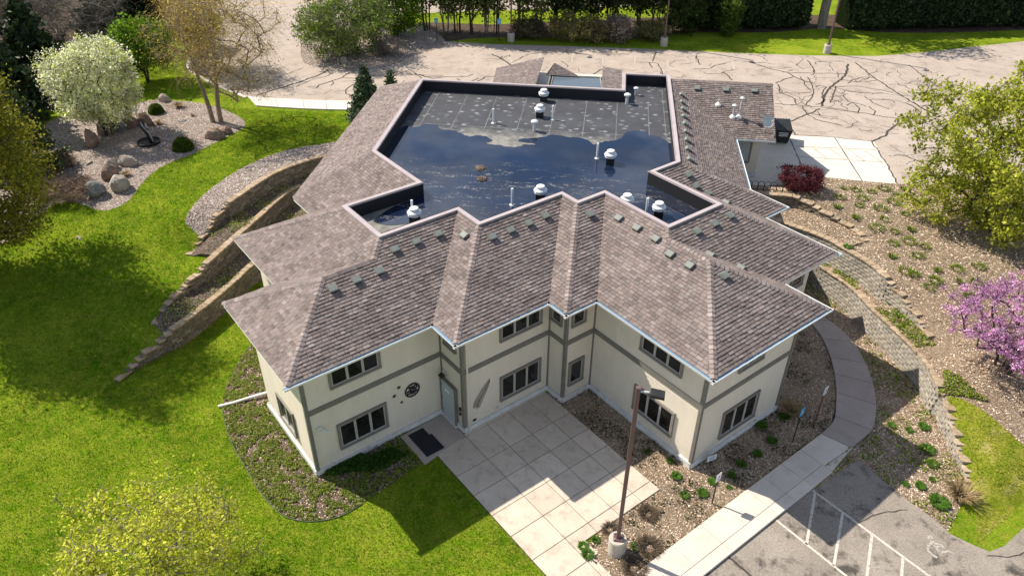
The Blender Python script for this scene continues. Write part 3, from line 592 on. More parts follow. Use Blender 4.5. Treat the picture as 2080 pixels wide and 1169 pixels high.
for k in range(40):
    s = .12+.88*k/39; x = np.interp(s, np.linspace(0, 1, 15), [q[0] for q in sp]); z = np.interp(s, np.linspace(0, 1, 15), [q[1] for q in sp])
    wd = .34*(math.sin(min(1, s*1.05)*math.pi)**.55)*(1-.55*s)+.01
    ft.tube([Q2(x, .042, z), Q2(x-wd*.98, .042, z-.03+.10*s)], .0048, 3); ft.tube([Q2(x, .042, z), Q2(x+wd*.45, .042, z-.14+.05*s)], .0048, 3)
    Lf.append(Q2(x-wd*.98, .042, z-.03+.10*s)); Rt.append(Q2(x+wd*.45, .042, z-.14+.05*s))
ft.tube(Lf, .008, 4); ft.tube(Rt, .008, 4)
tag(ft.obj('feather_sculpture', M['black_iron']), 'tall dark wire feather mounted on the cream wall right of the door', 'wall art')
MB().box(Q2(-5.1, .03, .45), (.17, .05, .09), ((*t2_, 0), (*n2_, 0), (0, 0, 1))).obj('outlet_cover', M['black_iron'], bld)
MB().box(Q2(-3.87, .03, .47), (.13, .05, .09), ((*t2_, 0), (*n2_, 0), (0, 0, 1))).obj('hose_bib', M['sash_grey'], bld)
cm = MB(); cm.tube([Q(-11.35, .0, 2.5), Q(-11.35, .14, 2.5)], .06, 10); cm.tube([Q(-11.35, .12, 2.5), Q(-11.28, .26, 2.42)], .022, 8)
o = cm.obj('security_light', M['white_metal'], bld); MB().tube([Q(-11.30, .2, 2.45), Q(-11.12, .34, 2.33)], [.05, .075], 10).obj('lamp_head', M['white_metal'], o)

# ------------------------------------------------------------------ roofs
def E3(u, v, z): return UV(u, v, z)
def RZ(*q): return [tuple(x) for x in q]
w = WR; h1 = (v0-v1)/2; h7 = (u8-u6)/2
A1 = UV(u1+h1, v1+h1); RG = UV(u9+h1, v1+h1); A7 = UV(u6+h7, v7+h7); RG7 = UV(u6+h7, v10+h7)
T = [UV(u9+w, v1+w), UV(u2+w, v1+w), UV(u2+w, v3+w), UV(u4+w, v3+w), UV(u4+w, v5+w), UV(u6+w, v5+w), UV(u6+w, v10+w), UV(u11-w, v10+w), UV(u11-w, v12+w)]
y9 = (v12+w)/R2+XRC; T9 = (XRC, y9); LA = UV(u9+w, v15-w); LB = UV(u16+w, v15-w); yLC = (u16+w)/R2-XLC; LC = (XLC, yLC)
RING = T+[T9, (XRC, YN2), (.93, YN2), (.93, YB), (XLC, YB), LC, LB, LA]
U, Vv, mX, pX, mY, pY = (R2, R2), (-R2, R2), (-1, 0), (1, 0), (0, -1), (0, 1)
# every face: polygon starting with its eave edge (two points), inward direction (uphill)
FACES = [
 ([UV(u1, v1), UV(u2, v1), T[1], T[0], RG, A1], Vv), ([UV(u1, v0), UV(u1, v1), A1], U), ([UV(u9, v0), UV(u1, v0), A1, RG], (R2, -R2)),
 ([UV(u9, v15), UV(u9, v0), RG, T[0], LA], U), ([UV(u16, v15), UV(u9, v15), LA, LB], (R2, -R2)),
 ([(XW, yL3), UV(u16, v15), LB, LC], U), ([(XW, YN), (XW, yL3), LC, (XLC, YB)], (1, 0)), ([(.93, YN), (XW, YN), (XLC, YB), (.93, YB)], (0, -1)),
 ([UV(u2, v1), UV(u2, v3), T[2], T[1]], U), ([UV(u2, v3), UV(u4, v3), T[3], T[2]], Vv), ([UV(u4, v3), UV(u4, v5), T[4], T[3]], U), ([UV(u4, v5), UV(u6, v5), T[5], T[4]], Vv),
 ([UV(u6, v5), UV(u6, v7), A7, RG7, T[6], T[5]], U), ([UV(u6, v7), UV(u8, v7), A7], Vv), ([UV(u8, v7), UV(u8, v10), RG7, A7], (-R2, -R2)),
 ([UV(u8, v10), UV(u11, v10), T[7], T[6], RG7], Vv), ([UV(u11, v10), UV(u11, v12), T[8], T[7]], (-R2, -R2)),
 ([UV(u11, v12), UV(u14, v12), T9, T[8]], Vv), ([UV(u14, v12), (XE, yR), T9], (-R2, -R2)),
 ([(XE, yR), (XE, YNE), (XRC, YNE+w), T9], (-1, 0)), ([(XE, YNE), (XNE, YNE), (XNE, YNE+w), (XRC, YNE+w)], (0, 1)),
 ([(XNE, 25.1), (XRC, 25.1), (XRC, YNE+w), (XNE, YNE+w)], (0, -1)), ([(XRC, 25.6), (.93, 25.6), (.93, YN2), (XRC, YN2)], (0, -1))]
roof = empty('roof', (0, 0, 0), parent=bld)
deck = MB(); SH = []   # shingles: list of (4 top corners, 2 lower butt corners, colour, whole?)
cs = 1/math.sqrt(1+SL*SL); sn = SL*cs
PAL = np.array([(.30, .235, .215), (.36, .285, .265), (.25, .195, .18), (.33, .27, .255), (.22, .175, .16), (.40, .325, .30), (.29, .22, .195), (.34, .25, .225)])*.68*np.array([.96, 1, 1.02]); PAL = PAL*.62+PAL.mean(0)*.38
COURSE, TAB = .150, .25
def zof(P, e0, n_): return HE+SL*((P[0]-e0[0])*n_[0]+(P[1]-e0[1])*n_[1])
for fi, (poly, n_) in enumerate(FACES):
    e0, e1 = np.array(poly[0]), np.array(poly[1]); n_ = np.array(n_, float); t_ = e1-e0; Le = np.linalg.norm(t_); t_ /= Le
    V3 = [(x, y, zof((x, y), e0, n_)) for x, y in poly]
    nb = len(deck.V); deck.add([(x, y, z-.03) for x, y, z in V3], [tuple(range(len(V3)))])
    # polygon in (s along eave, d up the slope)
    q = [((p[0]-e0[0])*t_[0]+(p[1]-e0[1])*t_[1], ((p[0]-e0[0])*n_[0]+(p[1]-e0[1])*n_[1])/cs) for p in poly]
    dmax = max(b for a, b in q)
    def span(d):
        d = min(max(d, 1e-4), dmax-1e-4); xs = []
        for i in range(len(q)):
            (a0, b0), (a1, b1) = q[i], q[(i+1) % len(q)]
            if (b0 > d) != (b1 > d): xs.append(a0+(a1-a0)*(d-b0)/(b1-b0))
        return (min(xs), max(xs)) if len(xs) > 1 else (0, 0)
    nn = np.array([-n_[0]*sn, -n_[1]*sn, cs])
    def W3p(s, d, lift): 
        b_ = e0+t_*s+n_*(d*cs); return np.array([b_[0], b_[1], HE+SL*d*cs])+nn*lift
    row = 0; d = -.03
    tone = {}
    while d < dmax-.03:
        d1 = min(d+COURSE, dmax); L0, R0 = span(max(d, 0)); L1, R1 = span(d1)
        s = min(L0, L1)-random.uniform(0, TAB); s = math.floor((s)/TAB)*TAB+(row % 2)*TAB*.5+random.uniform(-.03, .03)
        if s > min(L0, L1): s -= TAB
        while s < max(R0, R1):
            tw = TAB*random.choice((.75, 1, 1, 1.2)); a, b = s+.007, s+tw-.007; s += tw
            a0, b0 = max(a, L0), min(b, R0); a1, b1 = max(a, L1), min(b, R1)
            if b0-a0 < .02 and b1-a1 < .02: continue
            if b0 < a0: a0 = b0 = (a0+b0)/2
            if b1 < a1: a1 = b1 = (a1+b1)/2
            whole = abs(a0-a)+abs(b0-b)+abs(a1-a)+abs(b1-b) < 1e-6 and d >= 0 and d+COURSE <= dmax and abs(tw-TAB) < 1e-6
            th = random.choice((.027, .035, .043)); c = PAL[random.randrange(len(PAL))]*random.uniform(.82, 1.14)
            SH.append((W3p(a0, d, th), W3p(b0, d, th), W3p(b1, d1+.01, .006), W3p(a1, d1+.01, .006), W3p(a0, d, -.004), W3p(b0, d, -.004), c, whole, (t_, n_), th))
        d += COURSE; row += 1
deck.obj('roof_deck', M['roof_deck'], roof)
whole = [i for i, s in enumerate(SH) if s[7]]
whole.sort(key=lambda i: np.linalg.norm(SH[i][0]-CAM)); pick = set(whole[:300])
VV = []; CC = []
for i, s in enumerate(SH):
    if i in pick: continue
    VV += [s[0], s[1], s[2], s[3], s[4], s[5]]; CC += [s[6]]*6
n = len(VV)//6; b = np.arange(n)[:, None]*6
FQ = np.concatenate([b+np.array([0, 1, 2, 3]), b+np.array([4, 5, 1, 0])])
obj('shingle', mesh('shingle', np.array(VV), FQ, M['shingle'], col=np.array(CC)), roof, kind='stuff')
smesh = []
for k in range(24):
    c = PAL[k % 8]*random.uniform(.82, 1.14); th = (.027, .035, .043)[k % 3]; hw = TAB/2-.007; V = [(-hw, 0, th), (hw, 0, th), (hw, COURSE+.01, .006), (-hw, COURSE+.01, .006), (-hw, 0, -.004), (hw, 0, -.004), (hw, COURSE+.01, -.004), (-hw, COURSE+.01, -.004)]
    smesh.append(mesh('shingle', V, [(0, 1, 2, 3), (4, 5, 1, 0), (4, 0, 3, 7), (1, 5, 6, 2)], M['shingle'], col=np.array([c]*8)))
for i in pick:
    s = SH[i]; t_, n_ = s[8]; ex = np.array([t_[0], t_[1], 0]); ey = np.array([n_[0]*cs, n_[1]*cs, sn]); ez = np.cross(ex, ey)
    if ez[2] < 0: ex = -ex; ez = -ez
    o = obj('shingle', random.choice(smesh), roof); p_ = (s[4]+s[5])/2+ez*.004
    o.matrix_local = Matrix(((ex[0], ey[0], ez[0], p_[0]), (ex[1], ey[1], ez[1], p_[1]), (ex[2], ey[2], ez[2], p_[2]), (0, 0, 0, 1)))
# hip and ridge caps
def z2(p): return HE
hips = [(UV(u1, v1), HE, A1, HE+SL*h1, 1), (UV(u1, v0), HE, A1, HE+SL*h1, 1), (A1, HE+SL*h1, RG, HE+SL*h1, 1), (RG, HE+SL*h1, T[0], HP, 1), (UV(u9, v15), HE, LA, HP, 1), ((XW, yL3), HE, LC, HP, 1), ((XW, YN), HE, (XLC, YB), HP, 1),
        (UV(u2, v3), HE, T[2], HP, 1), (UV(u4, v5), HE, T[4], HP, 1), (UV(u6, v7), HE, A7, HE+SL*h7, 1), (UV(u8, v7), HE, A7, HE+SL*h7, 1), (A7, HE+SL*h7, RG7, HE+SL*h7, 1), (RG7, HE+SL*h7, T[6], HP, 1),
        (UV(u11, v10), HE, T[7], HP, 1), (UV(u14, v12), HE, T9, HP, 1), ((XRC, YNE+w), HP, (XNE, YNE+w), HP, 1)]
for (a, za, b_, zb, _) in hips:
    a = np.array((*a, za)); b_ = np.array((*b_, zb)); L = np.linalg.norm(b_-a); dr_ = (b_-a)/L; sd = np.cross(dr_, (0, 0, 1)); sd /= np.linalg.norm(sd); up = np.cross(sd, dr_)
    k = int(L/.2); B = MB(); C_ = []
    drop = .05 if abs(dr_[2]) > .05 else .075
    for i in range(k):
        p_ = a+dr_*(L*i/k); q_ = a+dr_*(L*(i+1)/k+.03); wd = .14; col = PAL[random.randrange(8)]*random.uniform(1.0, 1.4)
        B.add([p_-sd*wd+up*(.045-drop), p_+up*.06, p_+sd*wd+up*(.045-drop), q_+sd*wd+up*(.02-drop), q_+up*.03, q_-sd*wd+up*(.02-drop), p_-sd*wd+up*(.02-drop), p_+up*.03, p_+sd*wd+up*(.02-drop)], [(0, 1, 4, 5), (1, 2, 3, 4), (0, 6, 7, 1), (1, 7, 8, 2)]); C_ += [col]*9
    obj('hip_cap', mesh('hip_cap', B.V, B.F, M['shingle'], col=np.array(C_)), roof)
# fascia, soffit and gutters along the eaves
nE = len(EAVE)
SOF = inset(EAVE, OV+.1)
for i in range(nE):
    a, b_ = np.array(EAVE[i]), np.array(EAVE[(i+1) % nE]); t_ = b_-a; L = np.linalg.norm(t_); t_ /= L; no = np.array([t_[1], -t_[0]])
    A = ((*t_, 0), (*no, 0), (0, 0, 1)); c = (a+b_)/2
    m_ = MB(); m_.add([(*a, HE-.19), (*b_, HE-.19), (*SOF[(i+1) % nE], HE-.19), (*SOF[i], HE-.19)], [(0, 1, 2, 3)])
    m_.box((*(c-no*.012), HE-.105), (L, .02, .16), A); m_.obj('soffit', M['gutter_white'], roof)
    if i in (0, 1, 2, 3, 4, 5, 9, 10, 11, 12, 13, 6, 7):
        m_ = MB(); gw, gh = .165, .11; e = .0
        conv0 = (0 if i in (1, 3, 5, 8, 12) else gw); conv1 = (0 if i in (0, 2, 4, 7, 10, 11, 12) else gw)
        if i in (0, 2, 4, 6, 7): conv0 = gw if i in (0, 2, 4, 6) else 0
        a2, b2 = a-t_*(gw if i in (0, 2, 4, 6, 7, 9, 11) else -.0), b_+t_*(gw if i in (1, 3, 5, 6, 7, 9, 11) else -.0)
        P_ = lambda q_, o_, z_: (*(q_+no*o_), z_)
        V = [P_(a2, .001, HE-.02), P_(a2, .001, HE-.02-gh), P_(a2, gw*.8, HE-.02-gh), P_(a2, gw, HE-.015), P_(a2, gw-.014, HE-.015), P_(a2, gw*.8-.012, HE-.01-gh), P_(a2, .012, HE-.01-gh), P_(a2, .012, HE-.02)]
        V += [P_(b2, .001, HE-.02), P_(b2, .001, HE-.02-gh), P_(b2, gw*.8, HE-.02-gh), P_(b2, gw, HE-.015), P_(b2, gw-.014, HE-.015), P_(b2, gw*.8-.012, HE-.01-gh), P_(b2, .012, HE-.01-gh), P_(b2, .012, HE-.02)]
        F = [(k, (k+1) % 8, 8+(k+1) % 8, 8+k) for k in range(8)]
        m_.add(V, F); gt_ = m_.obj('gutter', M['gutter_white'], roof)
        MB().add([P_(a2, .02, HE-.04), P_(a2, gw-.022, HE-.04), P_(b2, gw-.022, HE-.04), P_(b2, .02, HE-.04)], [(0, 1, 2, 3)]).obj('gutter_sky_strip', M['gutter_sky_tint'], gt_)  # added strip, coloured like sky reflected in the trough
# downspout right of the door
p, t, nm = wl(2); c0 = np.array(FOOT[2])+t*.17
ds = MB(); Pd = lambda s, o, z: (*(np.array(FOOT[2])+t*s+nm*o), z)
ds.tube([Pd(.17, .5, HE-.15), Pd(.17, .12, HE-.45), Pd(.17, .08, HE-.6), Pd(.17, .08, .35), Pd(.17, .16, .22), Pd(.17, .2, .08)], .05, 8); ds.obj('downspout', M['siding'], bld)
# parapet: cap, outer lip, inner wall
def wind(poly): return sum(poly[i][0]*poly[(i+1) % len(poly)][1]-poly[(i+1) % len(poly)][0]*poly[i][1] for i in range(len(poly)))
IN = inset(RING, .215)
INW = inset(RING, .19)
OUT = inset(RING, -.03)
nR = len(RING)
for i in range(nR):
    j = (i+1) % nR; B = MB(); zt = HP+.09
    B.add([(*OUT[i], zt), (*OUT[j], zt), (*IN[j], zt-.012), (*IN[i], zt-.012), (*OUT[i], HP-.02), (*OUT[j], HP-.02), (*IN[i], HP+.02), (*IN[j], HP+.02)], [(0, 1, 2, 3), (4, 5, 1, 0), (3, 2, 7, 6)])
    B.obj('parapet_cap', M['cap_metal'], roof)
    B = MB(); B.add([(*INW[i], HF-.05), (*INW[j], HF-.05), (*INW[j], HP+.1), (*INW[i], HP+.1)], [(0, 1, 2, 3)]); B.obj('parapet_wall', M['membrane_wall'], roof)
fr = MB(); fr.add([(*p_, HF) for p_ in INW], [tuple(range(nR))]); fr.obj('flat_roof', M['membrane'], roof)
sm = MB()
for x in np.arange(XLC+1.2, XRC, 1.83):
    y1_ = YB-.3; 
    sm.box((x, (y1_+12.6)/2, HF+.004), (.05, y1_-12.6, .008))
sm.box(((XLC+XRC)/2, 13.45, HF+.006), (XRC-XLC-.8, .06, .012)); sm.box(((XLC+XRC)/2+.4, YB-.45, HF+.006), (XRC-XLC-1.5, .05, .012)); sm.box((XRC-.42, 15.5, HF+.006), (.05, 11, .012))
sm.obj('membrane_seam', M['seam_grey'], roof)
# ponded water
zf = lambda x, y: (690+x*.3421, 100+y*.3421)
shore = curve([G(*zf(x, y), HF)[:2] for x, y in [(350, 470), (395, 457), (430, 463), (470, 460), (500, 447), (540, 447), (585, 455), (600, 475), (650, 480), (700, 490), (740, 508), (775, 520), (800, 512), (845, 514), (892, 530), (905, 545), (866, 556), (890, 565), (930, 570), (1000, 581), (1065, 580), (1090, 566), (1160, 568), (1150, 560), (1062, 546), (1085, 532), (1150, 530), (1210, 521), (1270, 510), (1340, 520), (1430, 528), (1480, 545), (1512, 568), (1560, 550), (1640, 540), (1680, 520), (1700, 490), (1750, 485), (1822, 490), (1826, 510), (1900, 520), (1945, 552), (1990, 560)]], .15)
rg = np.random.default_rng(3); shore += rg.normal(0, .03, shore.shape)
WAT = [tuple(p_) for p_ in shore]+[(XRC-.2, y9-.0)]+[tuple(p_) for p_ in [inset(RING, .2)[k] for k in (8, 7, 6, 5, 4, 3, 2, 1)]]
nt = curve([G(*zf(x, y), HF)[:2] for x, y in [(470, 1045), (400, 1035), (330, 1045), (250, 1040), (200, 1020), (225, 1000), (270, 965), (330, 930)]], .15)
WAT += [tuple(p_) for p_ in nt]+[tuple(inset(RING, .2)[15]), tuple(inset(RING, .2)[14])]
wp = [Vector((float(p_[0]), float(p_[1]))) for p_ in WAT]; ids = geometry.delaunay_2d_cdt(wp, [(i, (i+1) % len(wp)) for i in range(len(wp))], [], 0, 1e-4, False)
_P = np.array([tuple(v) for v in ids[0]]); _F = np.array([f for f in ids[2]]); _ok = inside(_P[_F].mean(1), WAT) & inside(_P[_F].mean(1), RING); ids = (ids[0], 0, _F[_ok])
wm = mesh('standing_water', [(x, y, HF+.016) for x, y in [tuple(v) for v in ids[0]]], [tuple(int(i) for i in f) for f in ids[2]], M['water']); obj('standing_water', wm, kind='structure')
# debris-covered drains
for k, (x, y) in enumerate(((-5.98, 8.21), (-5.71, 7.03))):
    B = MB(); B._lathe((x, y, HF), [(.26, 0), (.26, .05), (.2, .1), (.1, .14), (.0, .15)], 14); d_ = B.obj('roof_drain', M['planter_soil'], roof)
# mushroom exhaust fans
def fan(x, y, s=.82):
    r_ = empty('exhaust_fan', (x, y, HF), parent=roof)
    MB().box((0, 0, .21*s), (.50*s, .50*s, .42*s)).obj('curb_box', M['membrane_wall'], r_)
    B = MB(); B._lathe((0, 0, 0), [(.30*s, .42*s), (.36*s, .47*s), (.36*s, .50*s), (.30*s, .53*s), (.38*s, .57*s), (.40*s, .62*s), (.37*s, .67*s), (.28*s, .72*s), (.24*s, .74*s)], 20); B.obj('fan_housing', M['white_metal'], r_, smooth=False)
    B = MB(); B._lathe((0, 0, 0), [(.22*s, .745*s), (.25*s, .76*s), (.25*s, .86*s), (.22*s, .89*s), (.1*s, .90*s)], 18); B.obj('fan_cap', M['white_metal'], r_)
for x, y in [(-3.73, 17.95), (-3.71, 15.4), (.47, 9.75), (-2.67, 5.35), (-7.97, 2.45), (1.33, 5.06), (2.75, 4.5)]: fan(x, y)
def pipe(x, y, h=.85, r=.055, z=HF): 
    B = MB(); B.tube([(x, y, z), (x, y, z+h)], r, 12); o = B.obj('vent_pipe', M['white_metal'], roof); MB()._lathe((x, y, z), [(r*2.6, .0), (r*2.4, .02), (r*1.15, .06)], 12).obj('flashing', M['galvanised'], o)
for x, y in [(-6.21, 14.1), (-2.93, 15.1), (-.21, 10.25), (-3.91, 4.65), (-8.18, 2.9), (2.22, 4.6)]: pipe(x, y)
def mush(x, y, s=1, z=HF):
    B = MB(); B.tube([(x, y, z), (x, y, z+.55*s)], .09*s, 12); o = B.obj('gravity_vent', M['galvanised'], roof)
    MB()._lathe((x, y, z), [(.12*s, .5*s), (.2*s, .52*s), (.2*s, .6*s), (.1*s, .66*s)], 16).obj('vent_cap', M['white_metal'], o)
mush(-3.8, 13.3); mush(1.27, 18.2); mush(1.8, 19.8, .75)
# box vents on the slopes
boxm = {}
def zroof(x, y):
    for poly, n_ in FACES:
        if inside([(x, y)], poly)[0]: return zof((x, y), poly[0], n_), n_
    return None, None
def pix_roof(px, py):
    d = CF+CR*(px-1040)/FPX-CU*(py-584.5)/FPX; best = None
    for poly, n_ in FACES:
        e0 = poly[0]; k = np.array([-SL*n_[0], -SL*n_[1], 1.]); P0 = np.array([e0[0], e0[1], HE]); dn = d@k
        t = ((P0-CAM)@k)/dn; X = CAM+d*t
        if t > 0 and inside([X[:2]], poly)[0] and (best is None or t < best[0]): best = (t, X, n_)
    return best
def boxvent(px, py):
    r_ = pix_roof(px, py)
    if not r_: print('miss vent', px, py); return
    X, n_ = r_[1], np.array(r_[2], float); t_ = np.array([-n_[1], n_[0]])
    B = MB(); wd, a, b_ = .17, -.2, .2
    P_ = lambda s, q_, z: (*(X[:2]+t_*s+n_*(q_*cs)), X[2]+SL*q_*cs+z)
    e = empty('box_vent', tuple(X), parent=roof)
    L_ = lambda s, q_, z: tuple(np.array(P_(s, q_, z))-X)
    V = [L_(s, a, z) for s in (-wd, wd) for z in (.05, .15)]+[L_(s, b_, z) for s in (-wd*.9, wd*.9) for z in (.02, .06)]
    B.add([L_(-wd, a, .17), L_(wd, a, .17), L_(wd, b_*.3, .17), L_(-wd, b_*.3, .17), L_(-wd, b_, .02), L_(wd, b_, .02), L_(-wd, a, .11), L_(wd, a, .11), L_(-wd, b_*.3, .02), L_(wd, b_*.3, .02)],
          [(0, 1, 2, 3), (3, 2, 5, 4), (6, 7, 1, 0), (0, 3, 8, 6), (3, 4, 8), (2, 1, 7, 9), (5, 2, 9)])
    B.obj('vent_hood', M['vent_green_grey'], e)
    MB().add([L_(-wd*.9, a+.03, .015), L_(wd*.9, a+.03, .015), L_(wd*.9, a+.03, .13), L_(-wd*.9, a+.03, .13)], [(0, 1, 2, 3)]).obj('vent_opening', M['vent_dark'], e)
for q_ in [(676, 588), (724, 570), (771, 552), (801, 508), (845, 492), (889, 477), (944, 480), (999, 483), (1036, 469), (1073, 455), (1107, 440), (1198, 437), (1257, 445), (1294, 465), (1332, 487), (1361, 518), (1401, 541), (1470, 562), (1415, 472), (1450, 456), (1482, 440), (1397, 357),
           (1385, 195), (1386, 210), (1388, 224), (1390, 239), (1392, 254), (1394, 270), (1396, 287), (1398, 305), (1402, 326), (1416, 181), (1474, 184), (1532, 186), (1437, 394), (1476, 413), (1412, 380), (1444, 519), (1507, 545)]: boxvent(*q_)
# pipes with flashing and the dish on the back wing
for (px, py, h, cap) in ((1459, 213, .35, 0), (1488, 238, .7, 1), (1501, 238, 1.15, 1)):
    X = pix_roof(px, py)[1]; B = MB(); B.tube([X-np.array([0, 0, .1]), X+np.array([0, 0, h])], .05, 10); o = B.obj('flue_pipe', M['galvanised'], roof)
    MB()._lathe(tuple(X), [(.2, -.04), (.18, .05), (.07, .16)], 12).obj('flashing', M['gutter_white'], o)
    if cap: MB()._lathe(tuple(X+np.array([0, 0, h])), [(.06, -.02), (.13, .0), (.15, .05), (.05, .12)], 12).obj('flue_cap', M['white_metal'], o)
X = pix_roof(1551, 268)[1]; ds_ = empty('satellite_dish', tuple(X), parent=roof)
MB().tube([(0, 0, 0), (.05, -.02, .3), (.12, .1, .5)], .03, 8).obj('mast', M['galvanised'], ds_)
B = MB(); nn = np.array([.35, -.72, .6]); nn /= np.linalg.norm(nn); e1_ = np.cross(nn, (0, 0, 1)); e1_ /= np.linalg.norm(e1_); e2_ = np.cross(e1_, nn); c_ = np.array([.12, .1, .62]); V = [tuple(c_-nn*.0)]; F = []
for r_, dd in ((.18, .02), (.36, .08)):
    for k in range(20): a = k*math.pi/10; V.append(tuple(c_+(e1_*math.cos(a)+e2_*math.sin(a)*1.1)*r_+nn*dd))
F = [(0, 1+k, 1+(k+1) % 20) for k in range(20)]+[(1+k, 21+k, 21+(k+1) % 20, 1+(k+1) % 20) for k in range(20)]
B.add(V, F).obj('reflector', M['galvanised'], ds_)
MB().tube([tuple(c_-e2_*.38), tuple(c_+nn*.45-e2_*.15)], .015, 6).box(tuple(c_+nn*.45-e2_*.12), (.07, .07, .1)).obj('feed_arm', M['galvanised'], ds_)
# louvred grille and door wall in the corner behind the dish
p13, t13, n13 = wl(13)
s = 0.5
lv = MB(); A13 = ((*t13, 0), (*n13, 0), (0, 0, 1)); PL = lambda q_, o_, z: (*(p13+t13*q_+n13*o_), z)
for zz in (3.9, 5.3): lv.box(PL(1.05, .05, zz), (1.75, .09, .09), A13)
for ss in (.18, 1.92): lv.box(PL(ss, .05, 4.6), (.09, .088, 1.31), A13)
lo_ = lv.obj('louvre_grille', M['frame_grey'], bld)
for k in range(11): MB().box(PL(1.05, .05, 4.02+k*.118), (1.62, .10, .016), (A13[0], (n13[0]*.8, n13[1]*.8, -.6), (n13[0]*.6, n13[1]*.6, .8))).obj('slat', M['galvanised'], lo_)
# rear entrance roof with skylight, beyond the parapet
en = empty('entry_roof', (0, 0, 0), parent=bld)
B = MB()
a_, b_, c_, d_ = G(1126, 128, 7.9), G(1116, 153, 7.45), G(1178, 156, 7.45), G(1232, 157, 7.3)
zr = 7.62
def roofpatch(pts, ncol=PAL):
    deck2.add(pts, [tuple(range(len(pts)))])
deck2 = MB(); E_ = []
# left slope of the entrance gable (rises from the rear parapet westwards)
pl = [np.array((-7.2, YB+.2, 6.9)), np.array((-4.35, YB+.2, 7.66)), np.array((-4.35, 24.6, 7.66)), np.array((-7.6, 24.6, 6.75))]
pr = [np.array((-.35, YB+.2, 7.66)), np.array((.9, YB+.2, 7.5)), np.array((.9, 23.2, 7.5)), np.array((-.35, 23.2, 7.66))]
def tile_quad(q4, nu, nv, par):
    q4 = [np.array(x, float) for x in q4]; V = []; F = []; C_ = []; nrm = np.cross(q4[1]-q4[0], q4[3]-q4[0]); nrm /= np.linalg.norm(nrm); nrm = nrm if nrm[2] > 0 else -nrm
    for j in range(nv):
        for i in range(nu):
            f = lambda s, t_: q4[0]*(1-s)*(1-t_)+q4[1]*s*(1-t_)+q4[2]*s*t_+q4[3]*(1-s)*t_
            o_ = .5/nu if j % 2 else 0; s0_, s1_ = min(1, i/nu+o_+.004), min(1, (i+1)/nu+o_-.004)
            if s1_ <= s0_: continue
            k = len(V); V += [f(s0_, j/nv)+nrm*.02, f(s1_, j/nv)+nrm*.02, f(s1_, (j+1)/nv)+nrm*.004, f(s0_, (j+1)/nv)+nrm*.004, f(s0_, j/nv), f(s1_, j/nv)]
            F += [(k, k+1, k+2, k+3), (k+4, k+5, k+1, k)]; C_ += [PAL[random.randrange(8)]*random.uniform(.85, 1.15)]*6
    obj('shingle', mesh('shingle', V, F, M['shingle'], col=np.array(C_)), par, kind='stuff')
    deck2.add([tuple(x-nrm*.02) for x in q4], [(0, 1, 2, 3)])
tile_quad([pl[3], pl[0], pl[1], pl[2]], 19, 20, en); tile_quad([pr[1], pr[2], pr[3], pr[0]], 14, 8, en)
# steep cricket behind the skylight
ap = G(1126, 128, 8.3); bl_ = G(1114, 153, 7.72); br_ = G(1180, 157, 7.66)
tq = MB(); deck2.add([tuple(ap), tuple(bl_), tuple(br_)], [(0, 1, 2)])
V = []; F = []; C_ = []
for j in range(9):
    for i in range(12):
        f = lambda s, t_: ap*t_+(1-t_)*(bl_*(1-s)+br_*s)
        k = len(V); s0_, s1_ = i/12+.003, (i+1)/12-.003; up_ = np.array([0, 0, .02])
        V += [f(s0_, j/9)+up_*1.3, f(s1_, j/9)+up_*1.3, f(s1_, (j+1)/9)+up_*.6, f(s0_, (j+1)/9)+up_*.6]; F += [(k, k+1, k+2, k+3)]; C_ += [PAL[random.randrange(8)]*random.uniform(.8, 1.1)]*4
obj('shingle', mesh('shingle', V, F, M['shingle'], col=np.array(C_)), en, kind='stuff')
deck2.add([tuple(ap), tuple(bl_), tuple(bl_+np.array([-.3, 1.5, -.5]))], [(0, 1, 2)])
deck2.obj('roof_deck', M['roof_deck'], en)
# walls under the entrance roof
MB().box((-3.2, 21.6, 4.85), (7.6, 5.6, 3.7)).obj('wall', M['siding'], en)
sk = MB(); s4 = [G(1113, 176, 7.52), G(1234, 181, 7.48), G(1230, 158, 7.62), G(1119, 153, 7.66)]
s4 = [np.array(x) for x in s4]
def lerp4(s, t_): return s4[0]*(1-s)*(1-t_)+s4[1]*s*(1-t_)+s4[2]*s*t_+s4[3]*(1-s)*t_
g_ = MB(); g_.add([tuple(lerp4(.06, .05)), tuple(lerp4(.90, .05)), tuple(lerp4(.90, .92)), tuple(lerp4(.06, .92))], [(0, 1, 2, 3)])
skf = MB(); 
for a_, b_ in (((0, 0), (1, 0)), ((1, 0), (1, 1)), ((1, 1), (0, 1)), ((0, 1), (0, 0)), ((.91, 0), (.91, 1)), ((.05, 0), (.05, 1))): skf.tube([tuple(lerp4(*a_)), tuple(lerp4(*b_))], .055, 4)
for i in range(4): q0, q1 = s4[i], s4[(i+1) % 4]; skf.add([tuple(q0), tuple(q1), (q1[0], q1[1], 7.0), (q0[0], q0[1], 7.0)], [(0, 1, 2, 3)])
sko = skf.obj('skylight', M['frame_grey'], en); g_.obj('pane', M['skyglass'], sko)

